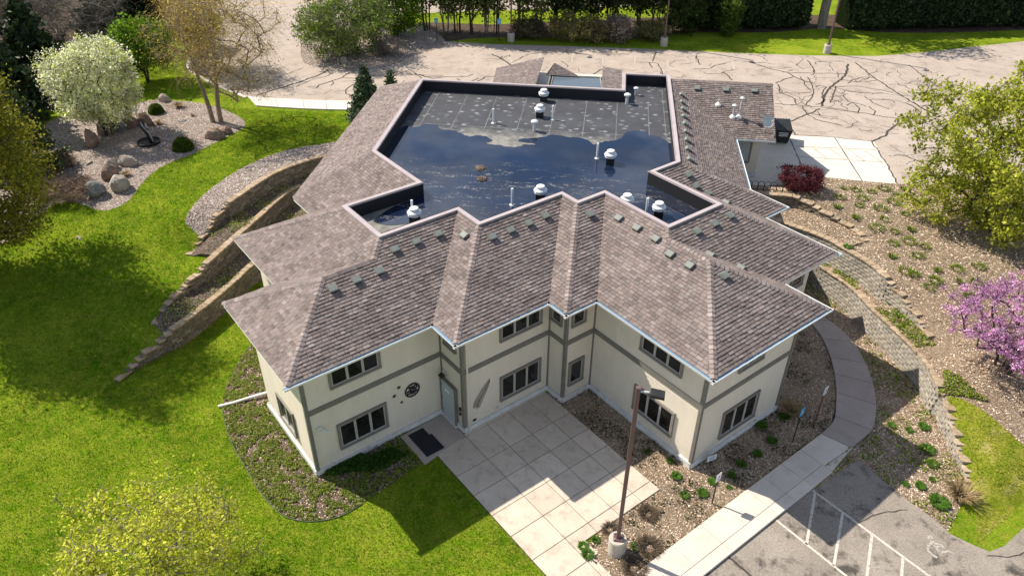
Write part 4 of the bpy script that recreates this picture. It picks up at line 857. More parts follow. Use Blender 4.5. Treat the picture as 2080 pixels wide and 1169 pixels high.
# ================================================================== RETAINING WALLS
BLK = .40
def blockmesh(name, lx, ly, lz, matn, jit=.008, bev=.012):
    x, y, z = lx/2, ly/2, lz/2; V = []; 
    for sz in (-1, 1):
        for sx, sy in ((-1, -1), (1, -1), (1, 1), (-1, 1)): V.append((sx*x+random.uniform(-jit, 0)*sx, sy*y+random.uniform(-jit, jit), sz*z))
    # split front face (outward = -y) so that it bulges like split stone
    V += [(random.uniform(-.05, .05), -y-random.uniform(.012, .03), random.uniform(-.02, .02))]
    F = [(0, 3, 2, 1), (4, 5, 6, 7), (1, 2, 6, 5), (2, 3, 7, 6), (3, 0, 4, 7), (0, 1, 8), (1, 5, 8), (5, 4, 8), (4, 0, 8)]
    return mesh(name, V, F, M[matn])
WINFO = dict(
 W1=('lowest stone block garden wall on the left, curving from the house down into the lawn', 'wall_block', .16), W2=('middle of the three curved left garden walls, its end stepping down to the lawn', 'wall_block', .16), W3=('uppermost left garden wall, below the gravel strip', 'wall_block', .16),
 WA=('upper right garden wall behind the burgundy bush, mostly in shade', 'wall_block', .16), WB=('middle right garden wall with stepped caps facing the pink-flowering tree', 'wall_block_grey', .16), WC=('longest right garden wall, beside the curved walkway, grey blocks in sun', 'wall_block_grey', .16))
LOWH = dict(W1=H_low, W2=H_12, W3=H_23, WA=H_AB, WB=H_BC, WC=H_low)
for k in WL:
    lab, mn, hb = WINFO[k]; root = empty('retaining_wall', tuple(WF[k][-1][:2])+(0,), lab, 'garden wall', 'stepped garden walls'); org = np.array(root.location)
    line = curve(WL[k], BLK); up = UP[k]; n = len(line)-1
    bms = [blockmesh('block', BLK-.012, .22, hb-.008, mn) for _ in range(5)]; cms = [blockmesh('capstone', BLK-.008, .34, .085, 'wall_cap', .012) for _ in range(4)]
    # cap levels follow the stair: quantise
    lev = sorted({round(p[2], 3) for p in WL[k]}, reverse=True)
    blocks = []
    for i in range(n):
        a, b = line[i], line[i+1]; t = (b-a)[:2]; L = np.linalg.norm(t); t /= L; ni = np.array([-t[1], t[0]])*up      # into the hill
        zc = max([l for l in lev if l <= (a[2]+b[2])/2+.03] or [lev[-1]]); c = (a[:2]+b[:2])/2
        zb = float(LOWH[k]([c])[0])-.1
        def put(me, cen, z, sx=1):
            o = obj(me.name.split('.')[0], me, root); ex = np.array([t[0], t[1], 0]); ey = np.array([ni[0], ni[1], 0]); ez = np.array([0, 0, 1.])
            if up < 0: ex = -ex
            ex = ex*(L/BLK)*1.0; 
            o.matrix_local = Matrix(((ex[0], ey[0], 0, cen[0]-org[0]), (ex[1], ey[1], 0, cen[1]-org[1]), (0, 0, 1, z-org[2]), (0, 0, 0, 1)))
        put(random.choice(cms), c+ni*(.13+random.uniform(-.012, .012)), zc-.0425)
        z = zc-.085; r_ = 0
        while z > zb:
            sh = (BLK*.5 if (int(round((zc-z)/hb))+int(round(zc/hb))) % 2 else 0)
            cc = c+t*sh*(1 if i < n-1 else 0); bat = .02*(zc-z)/hb*-.0
            blocks.append((c+t*(sh if i < n-1 else 0)+ni*(.125+random.uniform(-.01, .01)-.018*(zc-.085-z)/hb), z-hb/2, t.copy(), ni.copy(), L)); z -= hb
    blocks.sort(key=lambda q: np.hypot(*(q[0]-CAM[:2])))
    J = MB(); JC = []
    for j, (c, z, t, ni, L) in enumerate(blocks):
        ex = np.array([t[0], t[1], 0])*(1 if up > 0 else -1)*(L/BLK)
        if j < 300:
            o = obj('block', random.choice(bms), root); o.matrix_local = Matrix(((ex[0], ni[0], 0, c[0]-org[0]), (ex[1], ni[1], 0, c[1]-org[1]), (0, 0, 1, z), (0, 0, 0, 1)))
        else: J.box((c[0]-org[0], c[1]-org[1], z), (BLK-.012, .25, hb-.008), (ex, (*ni, 0), (0, 0, 1)))
    if J.V: J.obj('block', M[mn], root, kind='stuff')

# ================================================================== PAVING
def slab(name, poly, top, mn, parent, th=.14, grow=-.012):
    P_ = [np.array(p_, float) for p_ in poly]; 
    if wind(P_) < 0: P_ = P_[::-1]
    P_ = inset(P_, -grow if grow > 0 else -grow)
    n = len(P_); B = MB(); bv = .012; P2_ = inset(P_, bv)
    B.add([(*p_, top-th) for p_ in P_]+[(*p_, top-bv*.8) for p_ in P_]+[(*p_, top) for p_ in P2_], [(i, (i+1) % n, n+(i+1) % n, n+i) for i in range(n)]+[(n+i, n+(i+1) % n, 2*n+(i+1) % n, 2*n+i) for i in range(n)]+[tuple(range(2*n, 3*n))])
    return B.obj(name, M[mn], parent)
patio = empty('patio', (0, 0, 0)); patio['kind'] = 'structure'
us = [-7.32, -5.75, -4.59, -3.38, -2.21, -1.2]; vs_ = [1.26, 1.10, -.53, -1.75, -2.97, -4.17, -5.46, -6.0]
vL = [1.10, -.53, -1.75, -2.97, -4.17, -5.46, -6.7, -7.95, -9.2, -10.4, -11.6, -12.8, -14]
def cell(ua, ub, va, vb, z=.045): slab('paving_slab', [UV(ua, va), UV(ub, va), UV(ub, vb), UV(ua, vb)], z+random.uniform(-.003, .003), 'patio_concrete', patio)
for i in range(len(us)-1):
    for j in range(len(vs_)-1):
        if i == 0: continue
        cell(us[i], us[i+1], vs_[j+1], vs_[j])
for j in range(len(vL)-1): cell(us[0], us[1], vL[j+1], vL[j])
cell(-5.75, -5.2, -6.7, -5.46); cell(-5.75, -5.45, -7.95, -6.7); cell(-5.2, -4.6, -6.0, -5.46) if False else None
for j in range(7, 12): cell(-5.75, -5.2, vL[j+1], vL[j])
stoop = slab('stoop_slab', [UV(-8.02, 2.80), UV(-8.02, .78), UV(-5.75, 1.12), UV(-5.75, 2.85)] , .055, 'red_concrete', patio)
mt_ = MB(); mt_.prism([UV(-7.72, 2.62), UV(-7.72, 1.08), UV(-6.84, 1.08), UV(-6.84, 2.10), UV(-6.96, 2.10), UV(-6.96, 2.62)], .058, .072)
tag(mt_.obj('door_mat', M['rubber_mat']), 'black rubber mat on the concrete stoop outside the door', 'mat')
walk = empty('walkway', (0, 0, 0)); walk['kind'] = 'structure'
ju = [-5.2, -4.0, -2.8, -1.26, .1, 1.5, 2.6, 3.76, 5.1]
for i in range(len(ju)-1):
    slab('walkway_slab', [UV(ju[i], -9.2), UV(ju[i+1], -9.2), UV(ju[i+1], -8.13), UV(ju[i], -8.13)], .10, 'walk_concrete', walk, grow=-.006)
    m_ = .28 if i in (2, 5) else 0
    slab('curb_stone', [UV(ju[i], -9.68), UV(ju[i+1]-.0, -9.68+(.0)), UV(ju[i+1], -9.205), UV(ju[i], -9.205)], .097, 'walk_concrete', walk, grow=-.004)
inn = curve([UV(5.1, -8.13)]+[tuple(G(*q, 0)[:2]) for q in [(1688, 862), (1697, 820), (1697, 785), (1690, 742), (1675, 700), (1655, 668), (1625, 640), (1590, 610), (1560, 590)]], .15)
out_ = curve([UV(5.1, -9.3)]+[tuple(G(*q, 0)[:2]) for q in [(1762, 884), (1778, 845), (1777, 800), (1762, 750), (1735, 700), (1700, 665), (1660, 636), (1625, 612), (1590, 585)]], .15)
cuts_i = [0, .12, .235, .35, .45, .55, .66, .78, .89, 1]; 
for i in range(len(cuts_i)-1):
    a_, b_ = cuts_i[i], cuts_i[i+1]; I = inn[int(a_*(len(inn)-1)):int(b_*(len(inn)-1))+1]; O = out_[int(a_*(len(out_)-1)):int(b_*(len(out_)-1))+1]
    slab('walkway_slab', [tuple(x) for x in I]+[tuple(x) for x in O[::-1]], .10 if i > 0 else .1, 'walk_concrete' if i < 1 else 'red_concrete', walk)
slab('walkway_slab', [UV(5.1, -9.66), UV(5.1, -9.3), tuple(out_[6]), tuple(out_[14])], .095, 'walk_concrete', walk)
# rear pavement strip and curb at the drive
rw = empty('rear_sidewalk', (0, 0, 0)); rw['kind'] = 'structure'
rx = [(503, 195, 520, 214), (560, 199, 565, 217), (615, 202, 618, 220), (662, 203.5, 664, 221.5), (705, 204, 706, 222.5), (790, 208, 790, 226)]
for a_, b_ in zip(rx[:-1], rx[1:]): slab('walkway_slab', Gl([(a_[0], a_[1]), (b_[0], b_[1]), (b_[2], b_[3]), (a_[2], a_[3])], 3.1), 3.1, 'white_concrete', rw)
cb = curve([tuple(G(*q, 3.08)[:2]) for q in [(392, 118), (384, 132), (396, 147), (420, 160), (452, 176), (503, 196)]], 1.2); co = offset(cb, -.28)
for i in range(len(cb)-1): slab('curb_stone', [tuple(cb[i]), tuple(cb[i+1]), co[i+1], co[i]], 3.09, 'white_concrete', rw)
# joints in the pad (dark sealed)
def ribbon(B, pts, w_, z):
    P_ = np.array([np.array(p_, float)[:2] for p_ in pts]); n = len(P_); V = []
    for i in range(n):
        t = P_[min(i+1, n-1)]-P_[max(i-1, 0)]; t /= np.linalg.norm(t)+1e-9; nn = np.array([-t[1], t[0]]); ww = w_*(.6+.8*random.random()) if w_ < .09 else w_
        V += [(*(P_[i]+nn*ww/2), z), (*(P_[i]-nn*ww/2), z)]
    B.add(V, [(2*i, 2*i+1, 2*i+3, 2*i+2) for i in range(n-1)])
def line2(a, b, n=2): return [np.array(a)*(1-t)+np.array(b)*t for t in np.linspace(0, 1, n)]
PL_ = MB()
for a_, b_ in [((1605, 283), (1632, 345)), ((1695, 279), (1752, 368))]: ribbon(PL_, line2(*Gl([a_, b_], 3.0), 12), .06, 3.008)
PL_.obj('joint_seal', M['crack_seal'], None, kind='structure')
# painted lines
ln = MB()
def uvline(B, a, b_, w_=.1, z=.004): ribbon(B, [UV(*a), UV(*b_)], w_, z)
for a_, b_ in [((1.3, -9.72), (1.22, -16)), ((3.68, -9.72), (3.62, -18)), ((3.66, -9.85), (1.28, -11.1)), ((3.64, -11.1), (1.28, -12.25)), ((3.62, -12.35), (1.28, -13.5)), ((3.6, -13.6), (1.28, -14.75))]: uvline(ln, a_, b_)
ln.obj('parking_line', M['white_paint_line'], None, kind='structure')
# wheelchair symbol
hs = MB(); W_ = lambda a, b_: UV(4.35+b_, -14.7+a) if False else UV(5.2-b_*.9, -13.75-a*.9)
_hz = [.0045]
def rib(pts, w_): _hz[0] += .0012; ribbon(hs, [W_(*q) for q in pts], w_, _hz[0])
rib([(-.12, 1.0-.98+.0), (0, .02)], .12)
hs.add([(*W_(.0+.1*math.cos(a), -.12+.1*math.sin(a)), .005) for a in np.linspace(0, 6.28, 12, endpoint=False)], [tuple(range(12))])
rib([(.08, .0), (.34, .18), (.62, .3)], .13); rib([(.36, .2), (.5, -.12)], .1); rib([(.62, .3), (.82, -.02), (.98, -.06)], .11)
rib([(.42+.36*math.cos(a)+.1, .32+.36*math.sin(a)) for a in np.linspace(1.1, 5.0, 16)], .1)
hs.obj('wheelchair_symbol', M['worn_symbol'], None, kind='structure')
# rear stall lines
fl_ = MB()
for x0, y0, x1, y1 in [(1034, 110, 1041, 131), (1029-12, 122, 1012, 127), (1098, 101, 1093, 123), (1160-61, 0, 0, 0)]:
    if x1: ribbon(fl_, Gl([(x0, y0), (x1, y1)], 3), .1, 3.005)
zt = lambda x, y: (600+x*.3606, y*.3606)
for x0, y0, x1, y1 in [(1390, 283, 1375, 343), (1565, 290, 1556, 352), (1733, 292, 1731, 357), (1915, 315, 1910, 365), (1212, 300, 1200, 338), (1025, 318, 1018, 332)]: ribbon(fl_, Gl([zt(x0, y0), zt(x1, y1)], 3), .1, 3.005)
zr_ = lambda x, y: (1300+x*.375, 100+y*.375)
for x0, y0, x1, y1 in [(148, 60, 150, 95), (318, 60, 330, 100), (497, 60, 512, 108), (1020, 85, 1052, 132)]: ribbon(fl_, Gl([zr_(x0, y0), zr_(x1, y1)], 3), .1, 3.005)
for a_, b_ in [((820, 525), (1300, 545)), ((840, 580), (1320, 612)), ((940, 535), (1010, 590)), ((1030, 540), (1110, 597)), ((1130, 545), (1215, 605)), ((1215, 550), (1310, 610)), ((1300, 555), (1720, 590)), ((1330, 618), (1720, 648)), ((1330, 560), (1480, 630)), ((1445, 572), (1600, 640)), ((1560, 582), (1700, 645))]: ribbon(fl_, Gl([zr_(*a_), zr_(*b_)], 3), .11, 3.009)
fl_.obj('parking_line', M['faded_paint_line'], None, kind='structure')
yl = MB(); ribbon(yl, Gl([(300, 20), (620, 5), (800, -3)], 3), .18, 3.008); yl.obj('road_line', M['yellow_paint_line'], None, kind='structure')
rd = MB(); ribbon(rd, Gl([(200, -3), (800, -28)], 3), 9, 3.004)
# tar-sealed cracks
ck = MB()
def crack(pts, f, w_=.075, z=3.007, wig=.12):
    P_ = [np.array(G(*f(*q), 3)[:2]) for q in pts]; out = [P_[0]]
    for a_, b_ in zip(P_[:-1], P_[1:]):
        k = max(2, int(np.linalg.norm(b_-a_)/.35))
        for i in range(1, k+1): out.append(a_+(b_-a_)*i/k+np.array([random.uniform(-wig, wig), random.uniform(-wig, wig)])*(i < k)*.6)
    ribbon(ck, out, w_*1.3, z)
for pts, w_ in [([(595, 70), (700, 105), (800, 128), (870, 165), (940, 185)], .09), ([(800, 128), (930, 130), (1115, 133)], .07), ([(1128, 80), (1118, 130), (1090, 165), (1030, 205), (1000, 255), (985, 310)], .14), ([(905, 60), (935, 95), (940, 125)], .08),
        ([(770, 125), (830, 115)], .05), ([(735, 185), (790, 160), (830, 150)], .08), ([(745, 190), (760, 235), (800, 250), (840, 270), (845, 295)], .08), ([(735, 240), (790, 235), (850, 240), (930, 232)], .06), ([(905, 150), (930, 190), (940, 230), (920, 275), (900, 300)], .07), ([(870, 150), (905, 205), (930, 225)], .07),
        ([(950, 205), (975, 195), (1010, 205), (985, 240), (990, 290), (950, 300)], .08), ([(1165, 72), (1270, 155), (1420, 255), (1600, 360)], .10), ([(1455, 85), (1540, 150), (1640, 220)], .07), ([(1125, 185), (1150, 165), (1210, 152), (1270, 155)], .07), ([(1095, 165), (1180, 178), (1280, 170)], .06),
        ([(1050, 205), (1180, 200), (1300, 220), (1450, 255)], .06), ([(1090, 240), (1110, 225), (1200, 235), (1330, 240)], .06), ([(1060, 200), (1050, 240), (1030, 290)], .08), ([(730, 295), (940, 310), (1200, 345), (1450, 385), (1700, 430)], .07), ([(880, 310), (900, 345), (950, 380), (1100, 415)], .06), ([(975, 322), (930, 345), (805, 392)], .1),
        ([(1100, 250), (1130, 285), (1200, 300), (1225, 310)], .07), ([(1120, 305), (1150, 290), (1190, 320), (1180, 345)], .07), ([(1215, 255), (1260, 290), (1350, 325)], .07), ([(1240, 310), (1275, 335), (1265, 355)], .07), ([(1000, 310), (1090, 325), (1190, 350)], .05), ([(1435, 290), (1480, 310), (1520, 345), (1500, 370)], .07), ([(1480, 285), (1530, 320), (1620, 350)], .07),
        ([(1395, 380), (1390, 410), (1345, 440), (1330, 470), (1255, 500)], .12), ([(1440, 390), (1480, 365), (1600, 362)], .06), ([(1255, 500), (1330, 610), (1395, 730)], .07), ([(805, 395), (840, 465)], .07), ([(840, 465), (960, 470), (1255, 498)], .05), ([(450, 122), (500, 168)], .09), ([(290, 108), (380, 105), (405, 88), (465, 78)], .07), ([(305, 35), (325, 85)], .08), ([(85, 20), (68, 65)], .08), ([(0, 70), (90, 75), (115, 105), (125, 150)], .07), ([(50, 72), (68, 100)], .08), ([(1025, 85), (1050, 120)], .06)]: crack(pts, zr_, w_)
zi = lambda x, y: (850+x*.21635, 110+y*.21635)
for pts, w_ in [([(690, 0), (780, 45), (870, 110), (960, 150), (1030, 185)], .12), ([(770, 45), (785, 20)], .08), ([(960, 150), (880, 180), (740, 205), (620, 218), (550, 262)], .09), ([(860, 140), (875, 165), (860, 190)], .07), ([(0, 190), (100, 215), (350, 215), (460, 210), (515, 190)], .08), ([(360, 228), (410, 260)], .07), ([(780, 208), (800, 240), (880, 275)], .09), ([(1590, 212), (1650, 185), (1700, 150), (1780, 125)], .09), ([(585, 45), (760, 48)], .04), ([(560, 225), (480, 262)], .07)]: crack(pts, zi, w_)
zd_ = lambda x, y: (400+x*.24038, y*.24038)
for pts, w_ in [([(1120, 590), (1040, 630), (880, 690), (740, 735), (620, 770), (510, 805)], .13), ([(1160, 615), (1080, 650), (990, 665), (850, 730)], .05), ([(840, 735), (870, 700), (940, 690)], .05), ([(1290, 610), (1230, 655), (1140, 685), (1030, 720), (1010, 745)], .09), ([(1230, 655), (1360, 665)], .06), ([(1370, 680), (1310, 720), (1255, 765), (1260, 795), (1300, 805)], .08), ([(1560, 580), (1700, 620), (1800, 590), (1860, 630)], .07), ([(1590, 640), (1840, 630), (2080, 640)], .06), ([(1840, 620), (1900, 665)], .07), ([(1870, 630), (1990, 665), (2080, 650)], .07), ([(1140, 685), (1155, 705), (1130, 725)], .07), ([(340, 720), (560, 740)], .05), ([(900, 575), (780, 620), (660, 655)], .05)]: crack(pts, zd_, w_)
for _ in range(150):
    px, py = (random.uniform(1560, 1960), random.uniform(118, 350)) if random.random() < .75 else (random.uniform(1000, 1560), random.uniform(100, 150)) if random.random() < .6 else (random.uniform(560, 850), random.uniform(142, 195))
    p_ = np.array(G(px, py, 3)[:2])
    if not inside([p_], PARKB)[0] or inside([p_], PADC)[0] or inside([p_], FOOT)[0]: continue
    a = random.uniform(0, 6.28); out = [p_]
    for k in range(random.randint(4, 11)): a += random.gauss(0, .55); out.append(out[-1]+np.array([math.cos(a), math.sin(a)])*.33)
    if all(inside([q], PARKB)[0] and not inside([q], PADC)[0] for q in out): ribbon(ck, out, random.choice((.035, .05, .07)), 3.006)
ck.obj('crack_seal', M['crack_seal'], None, kind='structure')
cf = MB(); ck, _o = cf, ck
def crack0(pts, f, w_):
    P_ = [np.array(G(*f(*q), 0)[:2]) for q in pts]; out = [P_[0]]
    for a_, b_ in zip(P_[:-1], P_[1:]):
        k = max(2, int(np.linalg.norm(b_-a_)/.25))
        for i in range(1, k+1): out.append(a_+(b_-a_)*i/k+np.array([random.uniform(-.05, .05), random.uniform(-.05, .05)])*(i < k))
    ribbon(cf, out, w_, .006)
z6_ = lambda x, y: (1480+x*.35, 760+y*.35)
crack0([(750, 860), (830, 820), (920, 795), (1040, 785)], z6_, .04); crack0([(0, 1060), (60, 1110), (130, 1169), (170, 1210)], z6_, .09); crack0([(1500, 1050), (1620, 1060), (1715, 1030)], z6_, .04)
cf.obj('crack_seal', M['crack_seal'], None, kind='structure')

# ================================================================== STREET FURNITURE
def lamp(base, z, label, group=None, h=8.0, head=True, arm=(1, -.2)):
    r_ = empty('street_lamp', (base[0], base[1], z), label, 'lamp post', group)
    B = MB(); B._lathe((0, 0, 0), [(.33, -.1), (.33, .72), (.30, .76)], 24); B.obj('concrete_base', M['cast_concrete'], r_)
    MB().box((0, 0, .79), (.34, .34, .05)).obj('base_plate', M['bronze_paint'], r_)
    for sx in (-.13, .13):
        for sy in (-.13, .13): MB().tube([(sx, sy, .8), (sx, sy, .87)], .018, 6).obj('anchor_bolt', M['galvanised'], r_)
    MB().box((0, 0, .80+(h-.8)/2), (.135, .135, h-.8)).obj('pole', M['bronze_paint'], r_)
    MB().box((0, 0, h+.02), (.15, .15, .04)).obj('pole_cap', M['bronze_paint'], r_)
    if head:
        a = np.array(arm)/np.linalg.norm(arm); p_ = np.array([-a[1], a[0]])
        MB().tube([(0, 0, h-.12), (a[0]*.34, a[1]*.34, h-.10)], .035, 8).obj('arm', M['galvanised'], r_)
        B = MB(); B.box((a[0]*.6, a[1]*.6, h-.12), (.44, .34, .11), ((a[0], a[1], -.08), (p_[0], p_[1], 0), (0, 0, 1))); hd = B.obj('lamp_head', M['black_iron'], r_)
        MB().box((a[0]*.62, a[1]*.62, h-.195), (.32, .25, .02)).obj('lens', M['glass'], hd)
    return r_
lb = G(1252, 1118, 0); lamp((lb[0], lb[1]), 0, 'brown square lamp post on a round concrete base in the front mulch bed', None, 8.05, True, (1, -.1))
for (px, py), lab in (((1038, 84), 'rear lamp post nearest the blue accessible signs, leftmost of the three'), ((1348, 93), 'rear lamp post in front of the dark hedge, middle of the three'), ((1679, 108), 'rear lamp post beside the thick pale tree trunk, rightmost of the three')):
    b_ = G(px, py, 3); lamp((b_[0], b_[1]), 3, lab, 'lamp posts along the rear parking lot', 8.5, True, (0, -1))
def sign(base, z, h, w_, hh, face, plate, post, label, glyph=True, group=None, cat='sign', back=False, tilt=0):
    r_ = empty('sign', (base[0], base[1], z), label, cat, group); f = np.array(face)/np.linalg.norm(face); s = np.array([-f[1], f[0]])
    MB().box((0, 0, h/2-.05), (.06, .035, h+.0), ((*s, 0), (*f, 0), (0, 0, 1))).obj('post', M[post], r_)
    B = MB(); c_ = (f[0]*.03, f[1]*.03, h-hh/2+.04); rc = .04
    V = [];
    for o_ in (.022, .03):
        for (cx_, cz_, a0_) in ((w_/2-rc, hh/2-rc, 0), (-w_/2+rc, hh/2-rc, math.pi/2), (-w_/2+rc, -hh/2+rc, math.pi), (w_/2-rc, -hh/2+rc, 1.5*math.pi)):
            for a in (0, math.pi/4, math.pi/2): x_, z_ = cx_+rc*math.cos(a0_+a), cz_+rc*math.sin(a0_+a); V.append((s[0]*x_+f[0]*o_, s[1]*x_+f[1]*o_, h-hh/2+.04+z_))
    n = 12; B.add(V, [tuple(range(n)), tuple(range(n, 2*n))[::-1]]+[(i, (i+1) % n, n+(i+1) % n, n+i) for i in range(n)]); pl_ = B.obj('sign_plate', M[plate], r_)
    gm = M['ink'] if plate == 'white_sign' else M['white_sign']
    g_ = MB(); Gp = lambda x_, z_: (s[0]*x_+f[0]*.034, s[1]*x_+f[1]*.034, h-hh/2+.04+z_)
    k = hh/.46
    if glyph:
        def rb(pts, w2):
            for (xa, za), (xb, zb_) in zip(pts[:-1], pts[1:]):
                d_ = np.array([xb-xa, zb_-za]); L_ = np.linalg.norm(d_); d_ = d_/L_; q_ = np.array([-d_[1], d_[0]])*w2/2
                g_.add([Gp(xa+q_[0], za+q_[1]), Gp(xb+q_[0], zb_+q_[1]), Gp(xb-q_[0], zb_-q_[1]), Gp(xa-q_[0], za-q_[1])], [(0, 1, 2, 3)])
        rb([(.0*k, .10*k), (.0*k, .0*k), (.06*k, .0*k), (.08*k, -.08*k)], .03*k); rb([(.0, .06*k), (.05*k, .06*k)], .02*k)
        rb([(-.01*k+.065*k*math.cos(a), -.03*k+.065*k*math.sin(a)) for a in np.linspace(2.0, 5.9, 10)], .018*k); rb([(-.015*k, .14*k), (.015*k, .14*k)], .035*k)
        for x_, z_, w2 in ((0, -.13, .16), (0, -.165, .12)): rb([(-w2/2*k, z_*k), (w2/2*k, z_*k)], .014*k)
    else:
        for z_, w2 in ((.3, .6), (.1, .75), (-.1, .7), (-.3, .5)): g_.box(Gp(0, z_*hh), (w_*w2, .004, hh*.06), ((*s, 0), (*f, 0), (0, 0, 1)))
    g_.obj('lettering', gm, pl_)
    return r_
fc = (.72, -.62)
b_ = G(1657, 852, 0); sign(b_, 0, 1.95, .32, .46, fc, 'white_sign', 'rust_post', 'white sign on a rusty brown post beside the curved walkway', True)
b_ = G(1610, 896, 0); sign(b_, 0, 1.95, .32, .46, fc, 'blue_sign', 'dark_post', 'bright blue accessible parking sign in the shaded mulch near the walkway', True)
b_ = G(1446, 1022, 0); sign(b_, 0, 1.72, .32, .42, fc, 'white_sign', 'dark_post', 'pale blue and white accessible sign on a thin post in the sunny mulch', True)
b_ = G(1443, 940, 0); sign(b_, 0, .45, .46, .3, (.5, -.85), 'white_sign', 'dark_post', 'small white notice low beside the house corner', False)
b_ = G(888, 82, 3); sign(b_, 3, 1.95, .34, .5, (-.15, -1), 'blue_sign', 'dark_post', 'blue accessible parking sign under the rear trees, left of the two', True)
b_ = G(1014, 82, 3); sign(b_, 3, 1.9, .34, .5, (0.05, -1), 'blue_sign', 'dark_post', 'blue accessible parking sign next to the leftmost rear lamp post', True)
# drain hose from the house
dp = MB(); dp.tube([(*G(443, 824, .08)[:2], .06), (*G(475, 817, .08)[:2], .08), (*G(503, 808, .1)[:2], .10), (*G(543, 797, .2)[:2], .22)], .065, 10)
tag(dp.obj('drain_pipe', M['gutter_white']), 'white drain pipe lying from the house corner across the planting bed', 'pipe')
# green edging of the planting bed
eg = MB(); pe = curve([tuple(G(*q, .05)[:2]) for q in [(452, 832), (460, 870), (476, 910), (500, 950), (530, 1000), (568, 1040), (600, 1054), (640, 1057), (690, 1047), (735, 1022)]], .3)
eg.tube([(x, y, .03) for x, y in pe], .022, 6); tag(eg.obj('bed_edging', M['edging_green']), 'thin green edging round the front left planting bed', 'edging')
# dumpster by the back wing
c_ = G(1573, 285, 3.0); du = empty('dumpster', (c_[0]+.1, c_[1]+.1, 3.0), 'black steel dumpster standing behind the corner of the back wing', 'dumpster')
B = MB(); B.add([(-.8, -.7, .12), (.8, -.7, .12), (.8, .6, .12), (-.8, .6, .12), (-.95, -.85, 1.2), (.95, -.85, 1.2), (.95, .75, 1.55), (-.95, .75, 1.55)], [(0, 3, 2, 1), (0, 1, 5, 4), (1, 2, 6, 5), (2, 3, 7, 6), (3, 0, 4, 7)]); B.obj('bin_body', M['plastic_bin'], du)
for k in range(9): MB().box((-.84+k*.21, -.05, 1.42), (.12, 1.68, .05), ((1, 0, 0), (0, .977, .21), (0, -.21, .977))).obj('lid_rib', M['plastic_bin'], du)
MB().box((0, -.05, 1.39), (1.9, 1.66, .03), ((1, 0, 0), (0, .977, .21), (0, -.21, .977))).obj('lid', M['plastic_bin'], du)
for s in (-.7, .7): MB().tube([(s, -.6, .02), (s, -.6, .14)], .06, 8).obj('caster', M['black_iron'], du)
for k in range(3): MB().box((.3, -.845+.0, .75+k*.13), (.7, .02, .05)).obj('label_strip', M['white_sign'], du)
du.scale = (.85, .85, .8)
# scrolled iron fence section by the corner
fe = empty('iron_fence', (*G(1555, 388, 3.3)[:2], 3.2), 'low black wrought iron fence with hoops near the burgundy bush', 'fence')
for k in range(7):
    B = MB(); B.tube([(-1.2+k*.36, 0, 0), (-1.2+k*.36, 0, .55)]+[(-1.2+k*.36+.17-.17*math.cos(a), 0, .55+.17*math.sin(a)) for a in np.linspace(0, math.pi, 7)]+[(-1.2+k*.36+.34, 0, 0)], .018, 5); B.obj('hoop', M['black_iron'], fe)
MB().tube([(-1.3, 0, .2), (1.35, 0, .2)], .015, 5).obj('rail', M['black_iron'], fe)

# ================================================================== VEGETATION
def tubes_np(segs, n=4):
    """segs: list of (p0, p1, r0, r1) -> one array mesh of tapered prisms"""
    S = np.array([np.r_[a, b, r0, r1] for a, b, r0, r1 in segs]); a, b = S[:, :3], S[:, 3:6]; d = b-a; d /= np.linalg.norm(d, axis=1)[:, None]+1e-9
    ref = np.where(np.abs(d[:, 2:3]) > .9, np.array([[1., 0, 0]]), np.array([[0, 0, 1.]])); x = np.cross(d, ref); x /= np.linalg.norm(x, axis=1)[:, None]; y = np.cross(d, x)
    t = np.arange(n)*2*math.pi/n; ring_ = x[:, None]*np.cos(t)[None, :, None]+y[:, None]*np.sin(t)[None, :, None]
    V = np.concatenate([a[:, None]+ring_*S[:, 6][:, None, None], b[:, None]+ring_*S[:, 7][:, None, None]], 1)
    k = np.arange(n); q = np.stack([k, (k+1) % n, (k+1) % n+n, k+n], 1)
    F = (q[None]+np.arange(len(S))[:, None, None]*2*n).reshape(-1, 4); return V.reshape(-1, 3), F
def quads(C, size, rg, aspect=1.6, up=0, colr=None, jit=.35, droop=None):
    """leaf-like quads around centres C"""
    n = len(C); d = rg.normal(size=(n, 3)); d[:, 2] += up
    if droop is not None: d = d*.35+np.array(droop)
    d /= np.linalg.norm(d, axis=1)[:, None]; r = rg.normal(size=(n, 3)); x = np.cross(d, r); x /= np.linalg.norm(x, axis=1)[:, None]+1e-9
    s = size*(1+jit*rg.normal(size=n)).clip(.4, 2)[:, None]; l = s*aspect
    V = np.stack([C-d*l*.5, C+x*s*.5, C+d*l*.5, C-x*s*.5], 1); F = np.arange(4*n).reshape(n, 4)
    return V.reshape(-1, 3), F
def colvar(n, pal, rg, var=.18):
    pal = np.array(pal); c = pal[rg.integers(0, len(pal), n)]*(1+var*rg.normal(size=(n, 1))).clip(.4, 1.7); return c
